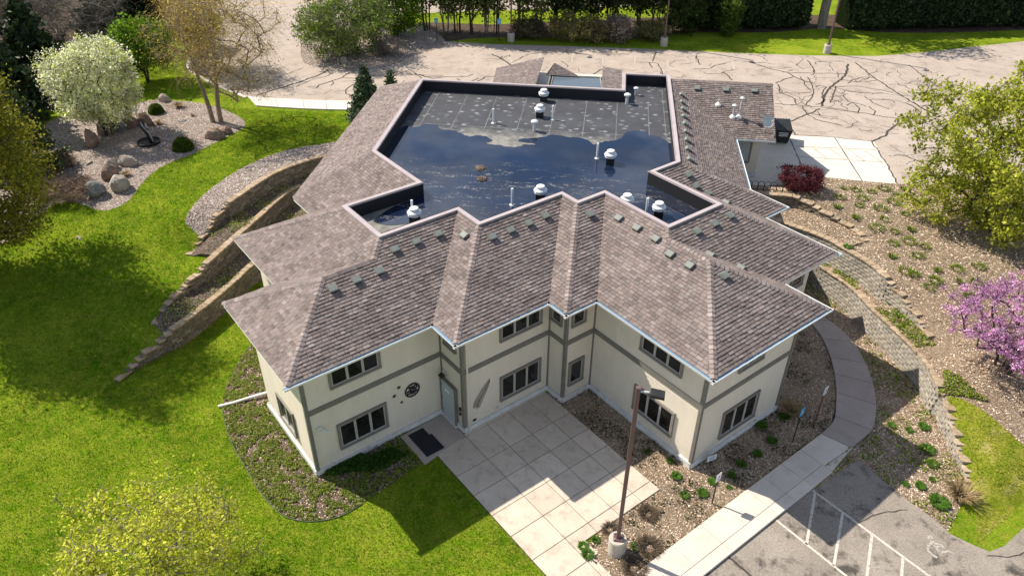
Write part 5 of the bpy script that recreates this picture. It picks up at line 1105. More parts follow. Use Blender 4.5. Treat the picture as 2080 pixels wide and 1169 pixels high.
def grow(rg, base, trunks, targets, lean=.0, up=.15):
    nodes = []; par = []
    for tr in trunks:
        prev = -1
        for p in tr: nodes.append(np.array(p, float)); par.append(prev); prev = len(nodes)-1
    T_ = targets[np.argsort(np.linalg.norm(targets-np.array(base), axis=1))]
    N_ = np.zeros((len(nodes)+2*len(T_)+5, 3)); N_[:len(nodes)] = nodes; k = len(nodes); root0 = k
    r0 = np.linalg.norm(N_[:k]-np.array(base), axis=1); R_ = np.zeros(len(N_)); R_[:k] = r0
    for t in T_:
        dv = t-N_[:k]; d = np.linalg.norm(dv, axis=1); pen = np.maximum(0, R_[:k]-np.linalg.norm(t-base))*2-dv[:, 2]*up
        j = int(np.argmin(d+pen)); 
        if d[j] > .9:
            m_ = (N_[j]+t)/2+rg.normal(size=3)*d[j]*.09+np.array([0, 0, .05*d[j]]); N_[k] = m_; R_[k] = np.linalg.norm(m_-base); par.append(j); j = k; k += 1
        N_[k] = t; R_[k] = np.linalg.norm(t-base); par.append(j); k += 1
    return N_[:k], np.array(par)
def radii(par, tip, k_=.5):
    n = len(par); cnt = np.zeros(n); ch = np.zeros(n, int)
    for i in range(n):
        if par[i] >= 0: ch[par[i]] += 1
    cnt[ch == 0] = 1
    order = sorted(range(n), key=lambda i: -i)
    depth = np.zeros(n, int)
    for i in range(n): depth[i] = depth[par[i]]+1 if par[i] >= 0 else 0
    for i in np.argsort(-depth): 
        if par[i] >= 0: cnt[par[i]] += cnt[i]
    return tip*np.maximum(cnt, 1)**k_
def crown_pts(rg, n, c, r, lump=.25, shell=.55, flat=0):
    d = rg.normal(size=(n*2, 3)); d /= np.linalg.norm(d, axis=1)[:, None]
    f = rg.uniform(0, 1, n*2)**(1/3)*(1-shell)+shell*rg.uniform(.55, 1, n*2)**.5
    off = rg.uniform(0, 6, 3); l = 1+lump*np.sin(d[:, 0]*4+off[0])*np.sin(d[:, 1]*4.3+off[1])+lump*.6*np.sin(d[:, 2]*5+d[:, 0]*3+off[2])
    P = np.array(c)+d*(f*l)[:, None]*np.array(r); return P[:n]
def leaftree(name, label, cat, base, top, r, crown0, nt, nleaf, lsize, pal, bark='bark_brown', trunks=1, seed=1, lump=.25, shell=.5, spread=.35, aspect=1.6, group=None, tip=.012, droop=None, off=(0, 0), stems=None, twigs=0, twigpal=None, leafm='leaf', wsp=.4, rx=1.0, squash=None, flare=.5):
    rg = np.random.default_rng(seed); b = np.array(base, float); h = top; cz = (crown0+h)/2; rz = (h-crown0)/2
    Tg = crown_pts(rg, nt, b+np.array([off[0], off[1], cz]), (r*rx, r, rz), lump, shell)
    trs = []
    for i in range(trunks):
        a = rg.uniform(0, 6.28) if trunks > 1 else 0; off = np.array([math.cos(a), math.sin(a), 0])*(.12*trunks**.5 if trunks > 1 else 0); out = np.array([math.cos(a), math.sin(a), 0])*r*flare*(.35 if trunks > 1 else 0)
        hh = crown0+(h-crown0)*.55; trs.append([b+off*1+out*(k/6)**1.3+np.array([rg.normal()*.04, rg.normal()*.04, hh*k/6-(.1 if k == 0 else 0)]) for k in range(7)])
    if stems: trs = [[b+np.array([q[0]+(q[2]-q[0])*(k/7)**1.2+rg.normal()*.03, q[1]+(q[3]-q[1])*(k/7)**1.2, q[4]*k/7-(.1 if k == 0 else 0)]) for k in range(8)] for q in stems]
    Nn, par = grow(rg, b, trs, Tg); rad = radii(par, tip)
    if stems:
        for q in range(len(stems)):
            for k in range(8): rad[q*8+k] = max(rad[q*8+k], .17*(1-k/8.5))
    segs = [(Nn[par[i]], Nn[i], rad[par[i]] if par[par[i]] >= 0 or 1 else 0, rad[i]) for i in range(len(Nn)) if par[i] >= 0]
    segs = [(a, c, min(r0, r1*1.5), r1) for a, c, r0, r1 in segs]
    root = empty(name, tuple(b), label, cat, group)
    V, F = tubes_np(segs, 6 if nt < 900 else 5); obj('trunk', mesh('trunk', V-b, F, M[bark]), root)
    if twigs:
        ns = []; K = rg.integers(0, len(Nn), twigs)
        for j in K:
            if Nn[j][2]-b[2] < crown0*.7: continue
            p_ = Nn[j]; d = rg.normal(size=3); d /= np.linalg.norm(d); d[2] = d[2]*.5+(.1 if droop is None else -.0); L = wsp*rg.uniform(.6, 1.5)
            for s_ in range(3):
                q_ = p_+d*L/3; ns.append((p_, q_, .009-.002*s_, .007-.002*s_)); p_ = q_; d = d+rg.normal(size=3)*.25+(np.array(droop)*.55 if droop is not None else 0); d /= np.linalg.norm(d)
        V, F = tubes_np(ns, 3); tc_ = np.repeat(colvar(len(ns), twigpal or [(.2, .16, .12)], rg), 6, 0); obj('twigs', mesh('twigs', V-b, F, M['leaf'], col=tc_), root)
    if nleaf:
        tips = Nn[max(1, 7*trunks//2):]; tips = tips[tips[:, 2]-b[2] > crown0*.75]
        ki = rg.integers(0, len(tips), nleaf); c = tips[ki]; C = c+rg.normal(size=(nleaf, 3))*spread*np.array([1, 1, .75])
        V, F = quads(C, lsize, rg, aspect, .3, droop=None); tf = (1+.22*rg.normal(size=len(Nn)+1)).clip(.5, 1.5); cl_ = np.repeat(colvar(nleaf, pal, rg, .12)*tf[ki % len(tf)][:, None], 4, 0); obj('crown', mesh('crown', V-b, F, M[leafm], col=cl_), root)
    return root
def conifer(name, label, base, h, r, seed, pal, nwh=16, per=11, dens=26, size=.16, group=None, shape=1.0, bark='bark_dark', lean=(0, 0)):
    rg = np.random.default_rng(seed); b = np.array(base, float); root = empty(name, tuple(b), label, 'conifer tree', group); ln = np.array([lean[0], lean[1], 0])
    segs = [(np.array([0, 0, -.1])+ln*(k/8)*h, np.array([0, 0, 0])+ln*((k+1)/8)*h+np.array([0, 0, h*(k+1)/8]) if False else np.array([0, 0, h*(k+1)/8])+ln*((k+1)/8)*h, .03*h/2*(1-k/9)+.01, .03*h/2*(1-(k+1)/9)+.01) for k in range(8)]
    segs = [((np.array([0, 0, h*k/8-(.1 if k == 0 else 0)])+ln*(k/8)*h), bb, r0, r1) for k, (a, bb, r0, r1) in enumerate(segs)]
    C = []
    for i in range(nwh):
        f = (i+.4)/nwh; z = h*(.06+.92*f); L = r*(1-f)**shape*(.85+.3*rg.random())+.06
        for j in range(per):
            a = rg.uniform(0, 6.28); Lj = L*rg.uniform(.75, 1.12); p0 = np.array([0, 0, z])+ln*z; d = np.array([math.cos(a), math.sin(a), -.12-.2*(1-f)])
            p1 = p0+d*Lj*.6; p2 = p0+np.array([math.cos(a), math.sin(a), .02-.12*(1-f)])*Lj; segs += [(p0, p1, .012, .01), (p1, p2, .01, .005)]
            m_ = max(3, int(dens*Lj/r)); t = rg.uniform(.15, 1, m_)[:, None]**.7; P = np.where(t < .6, p0+(p1-p0)*t/.6, p1+(p2-p1)*(t-.6)/.4); C.append(P+rg.normal(size=(m_, 3))*np.array([.09, .09, .045])*(1+Lj*.5))
    V, F = tubes_np(segs, 4); obj('trunk', mesh('trunk', V, F, M[bark]), root)
    C = np.concatenate(C); V, F = quads(C, size, rg, 1.9, .15); obj('crown', mesh('crown', V, F, M['needle'], col=np.repeat(colvar(len(C), pal, rg, .22), 4, 0)), root); return root
GY = [(.27, .29, .015), (.36, .35, .025), (.2, .24, .012), (.44, .41, .045)]; GR = [(.1, .2, .008), (.14, .26, .01), (.07, .14, .008), (.2, .32, .015)]; DK = [(.02, .038, .012), (.03, .055, .016), (.014, .028, .01), (.045, .07, .02)]
def at(px, py, z): return tuple(G(px, py, z)[:2])+(z,)
# --- left
leaftree('leafing_tree', 'yellow-green leafing tree at the left edge casting the large shadow on the lawn', 'tree', (-31.6, 3.4, 1.6), 12.0, 3.8, 1.0, 680, 76000, .09, [(.19, .19, .015), (.25, .235, .02), (.13, .15, .01), (.33, .29, .03)], 'bark_brown', 2, 11, .28, .5, .40, twigs=2500, twigpal=[(.16, .12, .07)], wsp=.7)
leaftree('maple_tree', 'pale yellow-green tree with bare grey limbs at the bottom left corner', 'tree', at(345, 1262, 0), 5.0, 3.0, 1.2, 620, 22000, .065, [(.56, .58, .05), (.66, .65, .1), (.44, .48, .03)], 'bark_grey', 3, 23, .3, .45, .2, twigs=1600, twigpal=[(.34, .3, .24), (.27, .23, .18)], wsp=.55, tip=.011)
leaftree('flowering_pear', 'round white-blossoming tree above the stone garden', 'tree', at(222, 272, 3), 6.6, 2.85, .7, 460, 34000, .075, [(.78, .78, .60), (.84, .83, .70), (.6, .64, .3), (.5, .55, .1), (.7, .72, .42)], 'bark_dark', 6, 31, .14, .6, .26, leafm='petal', twigs=1500, twigpal=[(.1, .08, .06)], wsp=.5, flare=1.0)
leaftree('small_maple', 'small bright green round tree behind the white-blossoming tree', 'tree', at(301, 168, 3), 5.0, 2.3, 1.0, 260, 9000, .12, GR, 'bark_dark', 2, 37, .2, .6, .28)
tr_ = leaftree('birch_tree', 'tall golden budding twin-trunk birch standing in the gravel', 'tree', at(438, 248, 3), 10.5, 4.0, 2.4, 420, 8000, .06, [(.5, .36, .07), (.44, .34, .08), (.56, .44, .12), (.34, .32, .06)], 'bark_birch', 2, 41, .3, .35, .4, off=(1.5, -.2), stems=[(-.15, 0, -1.4, .3, 7.5), (.3, .1, 1.5, 0, 8)], twigs=2600, twigpal=[(.44, .32, .15), (.5, .38, .18), (.32, .25, .16)], droop=(0, 0, -1), wsp=1.5, tip=.013, flare=.9)
leaftree('birch_tree', 'golden budding tree left of the twin-trunk birch, at the top of the photo', 'tree', at(418, 138, 3), 9.0, 2.5, 1.6, 320, 9000, .08, [(.55, .38, .05), (.46, .34, .07), (.54, .44, .1)], 'bark_birch', 2, 43, .3, .35, .4, twigs=2500, twigpal=[(.44, .32, .14), (.4, .28, .14)], droop=(0, 0, -1), wsp=1.3)
leaftree('green_shrub', 'olive green bush between the birch and the driveway', 'shrub', at(405, 100, 3), 3.4, 2.0, .2, 160, 6000, .11, [(.1, .14, .012), (.16, .18, .02), (.07, .1, .01)], 'bark_dark', 3, 47, .2, .6, .25)
for i, (px, py, h, r, lab) in enumerate(((150, 120, 9, 5.5, 'leafless grey tree with pale limbs behind the white-blossoming tree'), (20, 110, 9, 5.5, 'leafless grey tree in the top left corner of the photo'))):
    leaftree('bare_tree', lab, 'tree', at(px, py, 3), h, r, 1.2, 520, 1500 if i else 500, .09, [(.14, .16, .05)], 'bark_grey', 4, 51+i, .3, .4, .3, twigs=7000, twigpal=[(.22, .19, .17), (.3, .26, .23), (.15, .125, .11)], wsp=1.1, tip=.016, flare=1.1)
for i, (px, py, h, r, lab) in enumerate(((20, 250, 9, 3.0, 'dark evergreen left of the white-blossoming tree'), (-60, 300, 11, 3.4, 'dark evergreen cut by the left edge of the photo'), (95, 190, 8, 2.8, 'dark evergreen under the bare branches, behind the white-blossoming tree'), (225, 75, 10, 2.6, 'dark evergreen behind the small bright green tree'), (300, 60, 9, 2.4, 'dark evergreen behind the golden birch tree'), (-40, 170, 11, 3.4, 'dark evergreen below the top left bare tree'))):
    conifer('dark_evergreen', lab, at(px, py, 3), h, r, 60+i, DK, 22, 16, 30, .26)
conifer('pine_tree', 'leaning dark green pine beside the gravel bed at the left', at(78, 352, 2.85), 5.4, 1.9, 71, [(.06, .085, .03), (.09, .12, .04), (.04, .06, .025)], 9, 7, 60, .16, None, .55, 'bark_dark', (-.04, .02))
sp_ = conifer('spruce_tree', 'blue-green spruce at the left end of the rear roof', at(748, 240, 3), 3.9, 1.35, 73, [(.05, .085, .04), (.075, .115, .055), (.035, .06, .03), (.1, .145, .07)], 22, 22, 46, .11)
conifer('spruce_tree', 'small spruce tip showing behind the rear roof corner', at(797, 210, 3), 2.6, .8, 74, [(.05, .085, .03), (.08, .12, .045)], 12, 14, 26, .11)
# --- island and the rear belt
leaftree('willow_shrub', 'large loose green bush on the gravel island by the driveway', 'shrub', at(705, 112, 3), 5.2, 3.9, .2, 460, 15000, .09, [(.12, .19, .02), (.16, .23, .03), (.09, .14, .02), (.2, .26, .05)], 'bark_grey', 8, 81, .3, .35, .3, aspect=2.4, twigs=3000, twigpal=[(.2, .17, .13)], wsp=.9, flare=1.3)
leaftree('leafy_shrub', 'bright green leafy bush right behind the gravel island', 'shrub', at(805, 72, 3), 5.4, 2.6, .2, 240, 11000, .13, [(.14, .24, .012), (.18, .29, .02), (.1, .18, .012)], 'bark_dark', 4, 83, .2, .6, .3)
leaftree('bare_shrub', 'small grey twiggy bush at the right end of the gravel island', 'shrub', at(790, 112, 3), 1.5, 1.3, .05, 90, 0, .1, GY, 'bark_grey', 5, 85, .2, .5, .2, twigs=1500, twigpal=[(.3, .26, .22)], wsp=.5, flare=1)
k_ = 0
for px, py, h in [(735, 40, 10), (868, 62, 10), (905, 66, 9), (930, 66, 10), (962, 68, 10), (985, 66, 9), (1010, 68, 10), (1058, 68, 10), (1092, 68, 9), (1130, 66, 10), (1160, 66, 10), (1205, 66, 10), (1240, 66, 9), (1290, 66, 10), (1330, 66, 10)]:
    k_ += 1; dense = px > 1120
    leaftree('belt_tree', ('many-stemmed dark leafy tree' if dense else 'thin many-stemmed half-bare tree')+' in the rear belt, '+('leftmost, nearest the driveway' if k_ == 1 else 'rightmost, next to the dark hedge' if k_ == 15 else '%s from the driveway side' % ['', '', 'second', 'third', 'fourth', 'fifth', 'sixth', 'seventh', 'eighth', 'ninth', 'tenth', 'eleventh', 'twelfth', 'thirteenth', 'fourteenth'][k_]), 'tree', at(px, py, 3), h, 2.0, 1.8, 130, 9000 if dense else 3200, .15, DK+[(.07, .1, .02), (.1, .15, .02)] if dense else [(.06, .08, .02), (.12, .16, .02), (.16, .2, .03)], 'bark_dark' if k_ % 3 else 'bark_grey', 4, 100+k_, .2, .5, .4, group='trees in the belt behind the rear parking lot', twigs=500, twigpal=[(.09, .07, .055), (.16, .13, .1)], wsp=1, tip=.02, flare=.8)
for i, (px, py, h, r, pal, lab) in enumerate([(1150, 80, 2.2, 1.9, [(.24, .25, .03), (.3, .27, .07), (.26, .2, .12)], 'yellow-green and tan bush in front of the rear trees'), (1195, 84, 2.0, 1.6, [(.28, .25, .07), (.3, .22, .14), (.2, .2, .04)], 'tan bush with yellow leaves right of the yellow-green one'), (1255, 84, 2.3, 1.3, [(.3, .24, .19), (.36, .29, .23)], 'greyish tan twiggy bush between the rear bushes and the hedge'), (1075, 76, 1.7, 1.7, [(.14, .11, .07), (.1, .1, .04)], 'brown bare bush beside the leftmost rear lamp post'), (1320, 80, 1.6, 1.3, [(.2, .22, .04), (.24, .2, .1)], 'low yellowish bush left of the middle rear lamp post')]):
    leaftree('rear_shrub', lab, 'shrub', at(px, py, 3), h, r, .1, 120, 4200, .11, pal, 'bark_brown', 4, 130+i, .25, .6, .22, twigs=1500, twigpal=[(.26, .2, .15)], wsp=.5, flare=1)
# clipped evergreen hedges
def hedge(label, x0, x1, yb, depth, h, seed, pal=DK, n=26000):
    rg = np.random.default_rng(seed); A, B_ = np.array(at(x0, yb[0], 3)), np.array(at(x1, yb[1], 3)); t = (B_-A)[:2]; L = np.linalg.norm(t); t /= L; nn = np.array([-t[1], t[0]])
    root = empty('evergreen_hedge', tuple(A), label, 'hedge'); s = rg.uniform(0, L, n); f = rg.uniform(0, 1, n); bump_ = .35*np.sin(s*2.1+seed)+.2*np.sin(s*4.7)
    z = rg.uniform(.05, 1, n)*h; prof = np.where(z < 1.0, .55+.45*z, 1-.25*(z/h)**3); side = rg.integers(0, 4, n)
    dq = np.where(side < 3, (1-prof)*depth*.5+bump_*.4+rg.normal(size=n)*.14, f*depth); z = np.where(side < 3, z, h*.97+rg.normal(size=n)*.15+bump_)
    C = np.c_[t[0]*s+nn[0]*dq, t[1]*s+nn[1]*dq, z]; V, F = quads(C, .15, rg, 2.0, .4)
    obj('foliage', mesh('foliage', V, F, M['needle'], col=np.repeat(colvar(n, pal, rg, .25), 4, 0)), root)
    m_ = MB(); m_.box((*(t*L/2+nn*(depth*.5+.55)), h*.48), (L-.6, depth-.7, h*.93), ((*t, 0), (*nn, 0), (0, 0, 1))); m_.obj('dark_core', M['black_green'], root)  # dark box added inside the leaves to block light
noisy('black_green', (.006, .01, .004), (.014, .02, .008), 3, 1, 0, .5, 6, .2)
hedge('dark clipped evergreen hedge left of the thick pale tree trunk', 1385, 1638, (64, 62), 3.2, 5.5, 5)
hedge('long dark clipped evergreen hedge at the top right', 1722, 2300, (66, 52), 3.5, 5.5, 6, n=44000)
leaftree('green_shrub', 'mid green bush growing in the gap of the dark hedge', 'shrub', at(1478, 72, 3), 3.6, 1.1, .1, 90, 4200, .12, [(.07, .12, .015), (.1, .16, .02)], 'bark_dark', 3, 151, .15, .6, .2)
leaftree('green_shrub', 'dark green bush between the last bare trees and the left hedge', 'shrub', at(1385, 68, 3), 5.0, 2.0, .2, 150, 8000, .13, [(.05, .09, .015), (.08, .12, .02), (.03, .05, .012)], 'bark_dark', 3, 152, .2, .6, .3)
leaftree('shade_tree', 'tree with a thick pale grey trunk standing in the gap between the hedges', 'tree', at(1668, 58, 3), 13, 4.5, 6.5, 220, 7000, .14, GR, 'bark_grey', 1, 153, .3, .4, .5, tip=.05)
# --- right
leaftree('yellow_green_tree', 'large yellow-green leafing tree at the right edge above the mulch hillside', 'tree', at(2002, 470, 2.9), 8.9, 4.5, .15, 620, 38000, .10, [(.32, .36, .02), (.42, .44, .04), (.22, .27, .015), (.5, .5, .08)], 'bark_dark', 5, 161, .38, .5, .24, twigs=2500, twigpal=[(.12, .1, .07)], wsp=.7, flare=1.1)
leaftree('redbud_tree', 'pink-purple flowering tree at the right edge', 'tree', at(2035, 750, 1.9), 4.2, 2.9, .8, 480, 17000, .05, [(.76, .34, .68), (.84, .48, .78), (.64, .26, .56), (.88, .6, .84)], 'bark_dark', 4, 163, .3, .4, .09, leafm='petal', twigs=1800, twigpal=[(.4, .16, .36), (.12, .09, .08)], wsp=.5, aspect=1.3, flare=1.1)
leaftree('barberry_bush', 'burgundy red bush beside the concrete pad', 'shrub', at(1624, 386, 3.1), 1.45, 1.35, .1, 200, 9000, .055, [(.10, .018, .028), (.16, .03, .045), (.07, .014, .02), (.2, .05, .06)], 'bark_dark', 6, 165, .16, .65, .12, twigs=900, twigpal=[(.12, .03, .035)], wsp=.35, flare=1)
for i, (px, py, r, lab) in enumerate(((373, 303, .62, 'larger round clipped boxwood ball near the fountain sculpture'), (318, 229, .5, 'smaller round clipped boxwood ball behind the fountain sculpture'))):
    rg = np.random.default_rng(170+i); b_ = np.array(at(px, py, 3.0)); root = empty('boxwood_ball', tuple(b_), lab, 'shrub'); n = 5200; d = rg.normal(size=(n, 3)); d /= np.linalg.norm(d, axis=1)[:, None]; d[:, 2] = np.abs(d[:, 2])*1.0
    C = d*r*(1+.05*rg.normal(size=(n, 1)))*np.array([1, 1, 1.25]); V, F = quads(C, .055, rg, 1.5); obj('foliage', mesh('foliage', V, F, M['leaf'], col=np.repeat(colvar(n, [(.05, .09, .008), (.08, .13, .012), (.11, .16, .015)], rg), 4, 0)), root)
    B = MB(); B._lathe((0, 0, 0), [(r*.6, 0), (r*.88, r*.3), (r*.85, r*.7), (r*.5, r*1.05), (.05, r*1.15)], 12); B.obj('dark_core', M['black_green'], root)
# bare low shrubs in the stone garden
for i, (px, py, h, r, lab) in enumerate(((150, 395, .9, 1.5, 'low tan leafless bush left of the pale boulders'), (95, 400, .8, 1.3, 'low brown leafless bush at the corner of the gravel bed'), (120, 340, .7, 1.0, 'low leafless bush under the leaning pine'))):
    leaftree('bare_shrub', lab, 'shrub', at(px, py, 2.9), h, r, .02, 110, 300, .05, [(.3, .2, .12)], 'bark_brown', 7, 180+i, .2, .5, .1, twigs=2200, twigpal=[(.36, .27, .2), (.28, .19, .14), (.42, .33, .26)], wsp=.45, tip=.006, flare=1.4)
# --- boulders
def boulder(px, py, z, sx, sy, sz, mn, seed, label, rz=0, group=None):
    rg = np.random.default_rng(seed); bm_V = []; n1, n2 = 9, 14; B = MB(); off = rg.uniform(0, 10, 3); pl = rg.normal(size=(12, 3)); pl /= np.linalg.norm(pl, axis=1)[:, None]; pl[:, 2] = np.abs(pl[:, 2])*.8; cu = rg.uniform(.6, .86, 12)
    for i in range(n1+1):
        for j in range(n2):
            th = math.pi*i/n1; ph = 2*math.pi*j/n2; d = np.array([math.sin(th)*math.cos(ph), math.sin(th)*math.sin(ph), math.cos(th)]); r = 1+.10*math.sin(3*d[0]+off[0])*math.cos(3*d[1]+off[1])+.04*rg.normal()
            for q_, c_ in zip(pl, cu):
                k = d@q_
                if k > .05: r = min(r, c_/k)
            bm_V.append(d*r*np.array([sx, sy, sz]))
    F = [(i*n2+j, (i+1)*n2+j, (i+1)*n2+(j+1) % n2, i*n2+(j+1) % n2) for i in range(n1) for j in range(n2)]
    bm_V = [v*.84 for v in bm_V]; me = mesh('boulder', bm_V, F, M[mn]); o = obj('boulder', me, None, tuple(G(px, py, z)[:2])+(z+sz*.55,), label=label, cat='boulder', group=group); o.rotation_euler[2] = rz; return o
boulder(245, 383, 2.95, .85, .65, .62, 'boulder_pale', 1, 'pale rounded boulder at the edge of the lawn, front of the cluster', .3)
boulder(195, 392, 2.95, .8, .7, .6, 'boulder_grey', 2, 'grey-white split boulder, leftmost of the front cluster', .9)
boulder(226, 362, 2.95, .75, .45, .72, 'boulder_rust', 3, 'dark tilted slab boulder between the two pale front ones', .7)
boulder(262, 335, 3, .85, .5, .5, 'boulder_pale', 4, 'flat-topped tan boulder behind the front cluster', -.1)
boulder(229, 342, 3, .45, .35, .5, 'boulder_pale', 5, 'small upright tan boulder left of the flat-topped one', .5)
boulder(190, 296, 3, .55, .6, .9, 'boulder_rust', 6, 'tall upright rusty boulder at the left end of the dark rock row', .2)
boulder(216, 272, 3, .75, .55, .8, 'boulder_rust', 7, 'rusty boulder second from the left in the rock row under the blossoms', .4)
boulder(243, 264, 3, .7, .55, .8, 'boulder_grey', 8, 'dark grey boulder in the middle of the rock row under the blossoms', .1)
boulder(266, 257, 3, .7, .5, .6, 'boulder_rust', 9, 'low brown boulder at the right end of the row under the blossoms', .6)
boulder(296, 252, 3, .85, .55, .65, 'boulder_rust', 10, 'rusty boulder behind the fountain sculpture', -.2)
boulder(334, 206, 3, .6, .4, .42, 'boulder_pale', 11, 'tan boulder behind the smaller boxwood ball', .2)
boulder(437, 280, 3, .95, .6, .5, 'boulder_rust', 12, 'low rusty boulder in front of the birch trunks', .1)
boulder(462, 270, 3, .5, .4, .4, 'boulder_rust', 13, 'smaller rusty boulder right of the low one by the birch', .4)
boulder(481, 260, 3, .28, .22, .2, 'boulder_pale', 14, 'small pale rock at the right tip of the gravel bed', 0)
boulder(775, 92, 3, .7, .6, .6, 'boulder_pale', 15, 'pale boulder beside the bare bush on the gravel island', .2)
boulder(700, 128, 3, .4, .35, .4, 'boulder_pale', 16, 'small pale boulder below the loose green bush on the island', .2)
boulder(400, 145, 3.0, .7, .55, .7, 'boulder_pale', 17, 'orange-tan boulder behind the birch trunks near the driveway curb', .2)
for i, (px, py, s_) in enumerate([(370, 247, .4), (378, 243, .3), (366, 268, .4), (375, 270, .35), (345, 278, .3), (183, 330, .28), (178, 333, .2), (290, 342, .3), (287, 349, .3), (161, 484, .3)]):
    boulder(px, py, 2.95 if i < 9 else 2.1, s_, s_*.7, s_*.3, 'boulder_pale' if i % 2 else 'boulder_grey', 30+i, 'small flat stone lying on the pink gravel' if i < 9 else 'lone white flat stone in the middle of the left lawn', i, 'flat stones on the pink gravel' if i < 9 else None)
# --- fountain sculpture
fx, fy = G(303, 291, 3.0)[:2]; fs = empty('fountain_sculpture', (fx, fy, 3.0), 'dark abstract fountain sculpture of leaping curved forms in a round basin', 'sculpture')
B = MB(); B._lathe((0, 0, 0), [(.68, 0), (.74, .18), (.69, .19), (.62, .08), (.1, .07)], 24); B.obj('basin', M['black_iron'], fs)
for k in range(4):
    a = k*.5-.6; B = MB(); B.tube([(.18*math.cos(a)+.1, .12*math.sin(a), .1), (.1*math.cos(a)+.05, .1*math.sin(a), .7), (-.12+.1*k*.5, .05*k-.1, 1.15), (-.32+.14*k, .06*k-.1, 1.55-.08*abs(k-1.5))], [.13, .15, .10, .02], 8); B.obj('curved_form', M['wire_grey' if k % 2 else 'black_iron'], fs, smooth=True)
# --- clumps: daylilies, tufts, ornamental grass
bl_mesh = {}
def blades(name, n, ring_, L, pal, seed, wid=.03, droop_=.9, fan_=.5):
    rg = np.random.default_rng(seed); V = []; F = []; C_ = []
    for i in range(n):
        a = rg.uniform(0, 6.28); rr = ring_*rg.uniform(.6, 1.15); p = np.array([rr*math.cos(a), rr*math.sin(a), 0]); b_ = a+rg.normal()*.9; d = np.array([math.cos(b_)*fan_, math.sin(b_)*fan_, 1.]); l = L*rg.uniform(.6, 1.2); c = np.array(pal[rg.integers(len(pal))])*rg.uniform(.7, 1.3)
        sd = np.array([-math.sin(b_), math.cos(b_), 0])*wid/2; k0 = len(V)
        for s_ in range(4):
            w2 = sd*(1, 1.1, .8, .1)[s_]; V += [p-w2, p+w2]; C_ += [c*(.75+.12*s_)]*2; d = d/np.linalg.norm(d); p = p+d*l/3; d = d+np.array([math.cos(b_)*.3, math.sin(b_)*.3, -droop_*.45*(s_+1)*.6])
        F += [(k0+2*s_, k0+2*s_+1, k0+2*s_+3, k0+2*s_+2) for s_ in range(3)]
    return mesh(name, V, F, M['blade'], col=np.array(C_))
LIM = [(.17, .25, .015), (.24, .3, .03), (.12, .19, .012)]
day = [blades('lily_clump', 75, (.26, .3, .22, .1)[k], .26, LIM, 200+k, .03) for k in range(4)]
def hz(x, y): 
    p_ = [(x, y)]
    for r_ in REG[1:]:
        if r_[1] is None or inside(p_, r_[1])[0]: return float(r_[2](p_)[0])
z5 = lambda x, y: (1500+x*.3593, 380+y*.3593)
pts = [(570, 62), (700, 68), (750, 30), (930, 15), (895, 50), (870, 88), (1000, 85), (555, 115), (680, 105), (805, 125), (940, 155), (660, 175), (825, 185), (775, 240), (880, 255), (970, 245), (870, 325), (960, 310), (1050, 340), (865, 400), (1010, 392), (940, 490), (985, 510), (1120, 480), (1235, 470), (1355, 455), (1100, 545), (1240, 545), (1345, 550), (1065, 605), (660, 20), (590, 10), (820, 12), (1080, 30), (1300, 640)]
for i, (x, y) in enumerate(pts):
    p_ = G(*z5(x, y), 3.0); z = hz(p_[0], p_[1]); p_ = G(*z5(x, y), z); z = hz(p_[0], p_[1])
    o = obj('lily_clump', day[i % 4], None, (p_[0], p_[1], z), label='ring-shaped clump of young yellow-green lily leaves on the mulch hillside', cat='plant', group='lily clumps on the mulch hillside'); o.rotation_euler[2] = i; o.scale = (1+.15*math.sin(i*3),)*3
grn = [blades('leafy_clump', 210, .07, .19, [(.05, .13, .012), (.07, .17, .013), (.1, .21, .016)], 220+k, .045, .8, .8) for k in range(3)]
spots = [(1100+q[0]*.2472, 880+q[1]*.2472, 0, q[2], q[3]) for q in [(1105, 355, 1.1, 'dark green leafy clump nearest the house corner in sun'), (1055, 230, .8, 'small bright green plant by the foundation ledge'), (868, 155, .7, 'small green plant beside the patio and house wall'), (1172, 510, 1.0, 'round dark green clump in the middle of the sunny mulch'), (1320, 495, 1.15, 'bright green spreading clump left of the pale blue sign'), (1400, 400, 1.0, 'bright green clump right behind the pale blue sign'), (445, 875, .8, 'round green clump beside the lamp post base'), (380, 1000, 1.2, 'larger green clump left of the lamp post base'), (340, 930, 1.0, 'green clump at the patio edge left of the lamp post'), (770, 935, .9, 'light green plant right of the lamp post base'), (1540, 445, .6, 'small green sprout near the walkway edge')]]
spots += [(z6_(x, y)[0], z6_(x, y)[1], 0, s_, l_) for x, y, s_, l_ in [(1130, 308, 1.25, 'round deep green clump beside the stepped right wall'), (1150, 440, 1.5, 'wide deep green clump below the round one'), (1180, 525, 1.2, 'leafy green plant in the middle of the right mulch bed'), (945, 300, .9, 'small green plant at the shadow edge by the walkway'), (1045, 325, .8, 'small green plant in the right mulch bed above the shadow tip'), (1180, 612, .7, 'small green sprout in the right mulch bed'), (1110, 650, 1.1, 'green clump at the parking edge of the right bed'), (1215, 750, 1.9, 'wide green ground plant at the lower tip of the right bed'), (1025, 640, .8, 'small green plant near the parking edge'), (165, 465, 1.1, 'dark shrub in the shaded bed, nearest the house side'), (70, 525, 1.1, 'dark shrub in the shaded bed near the white notice'), (250, 390, 1.2, 'dark shrub in the shaded bed between house and walkway'), (190, 300, 1.4, 'dark leafy plant below the side window of the house'), (15, 590, 1.0, 'dark clump at the shadow edge near the walkway'), (320, 250, 1.3, 'dark leafy plant behind the blue sign')]]
spots += [(*z5(x, y), 1.3, s_, l_) for x, y, s_, l_ in [(625, 312, 1.2, 'round green clump below the upper right wall'), (900, 540, 1.1, 'green clump at the stepped caps of the middle right wall'), (950, 610, 1.0, 'green clump further down the stepped caps of the middle right wall')]]
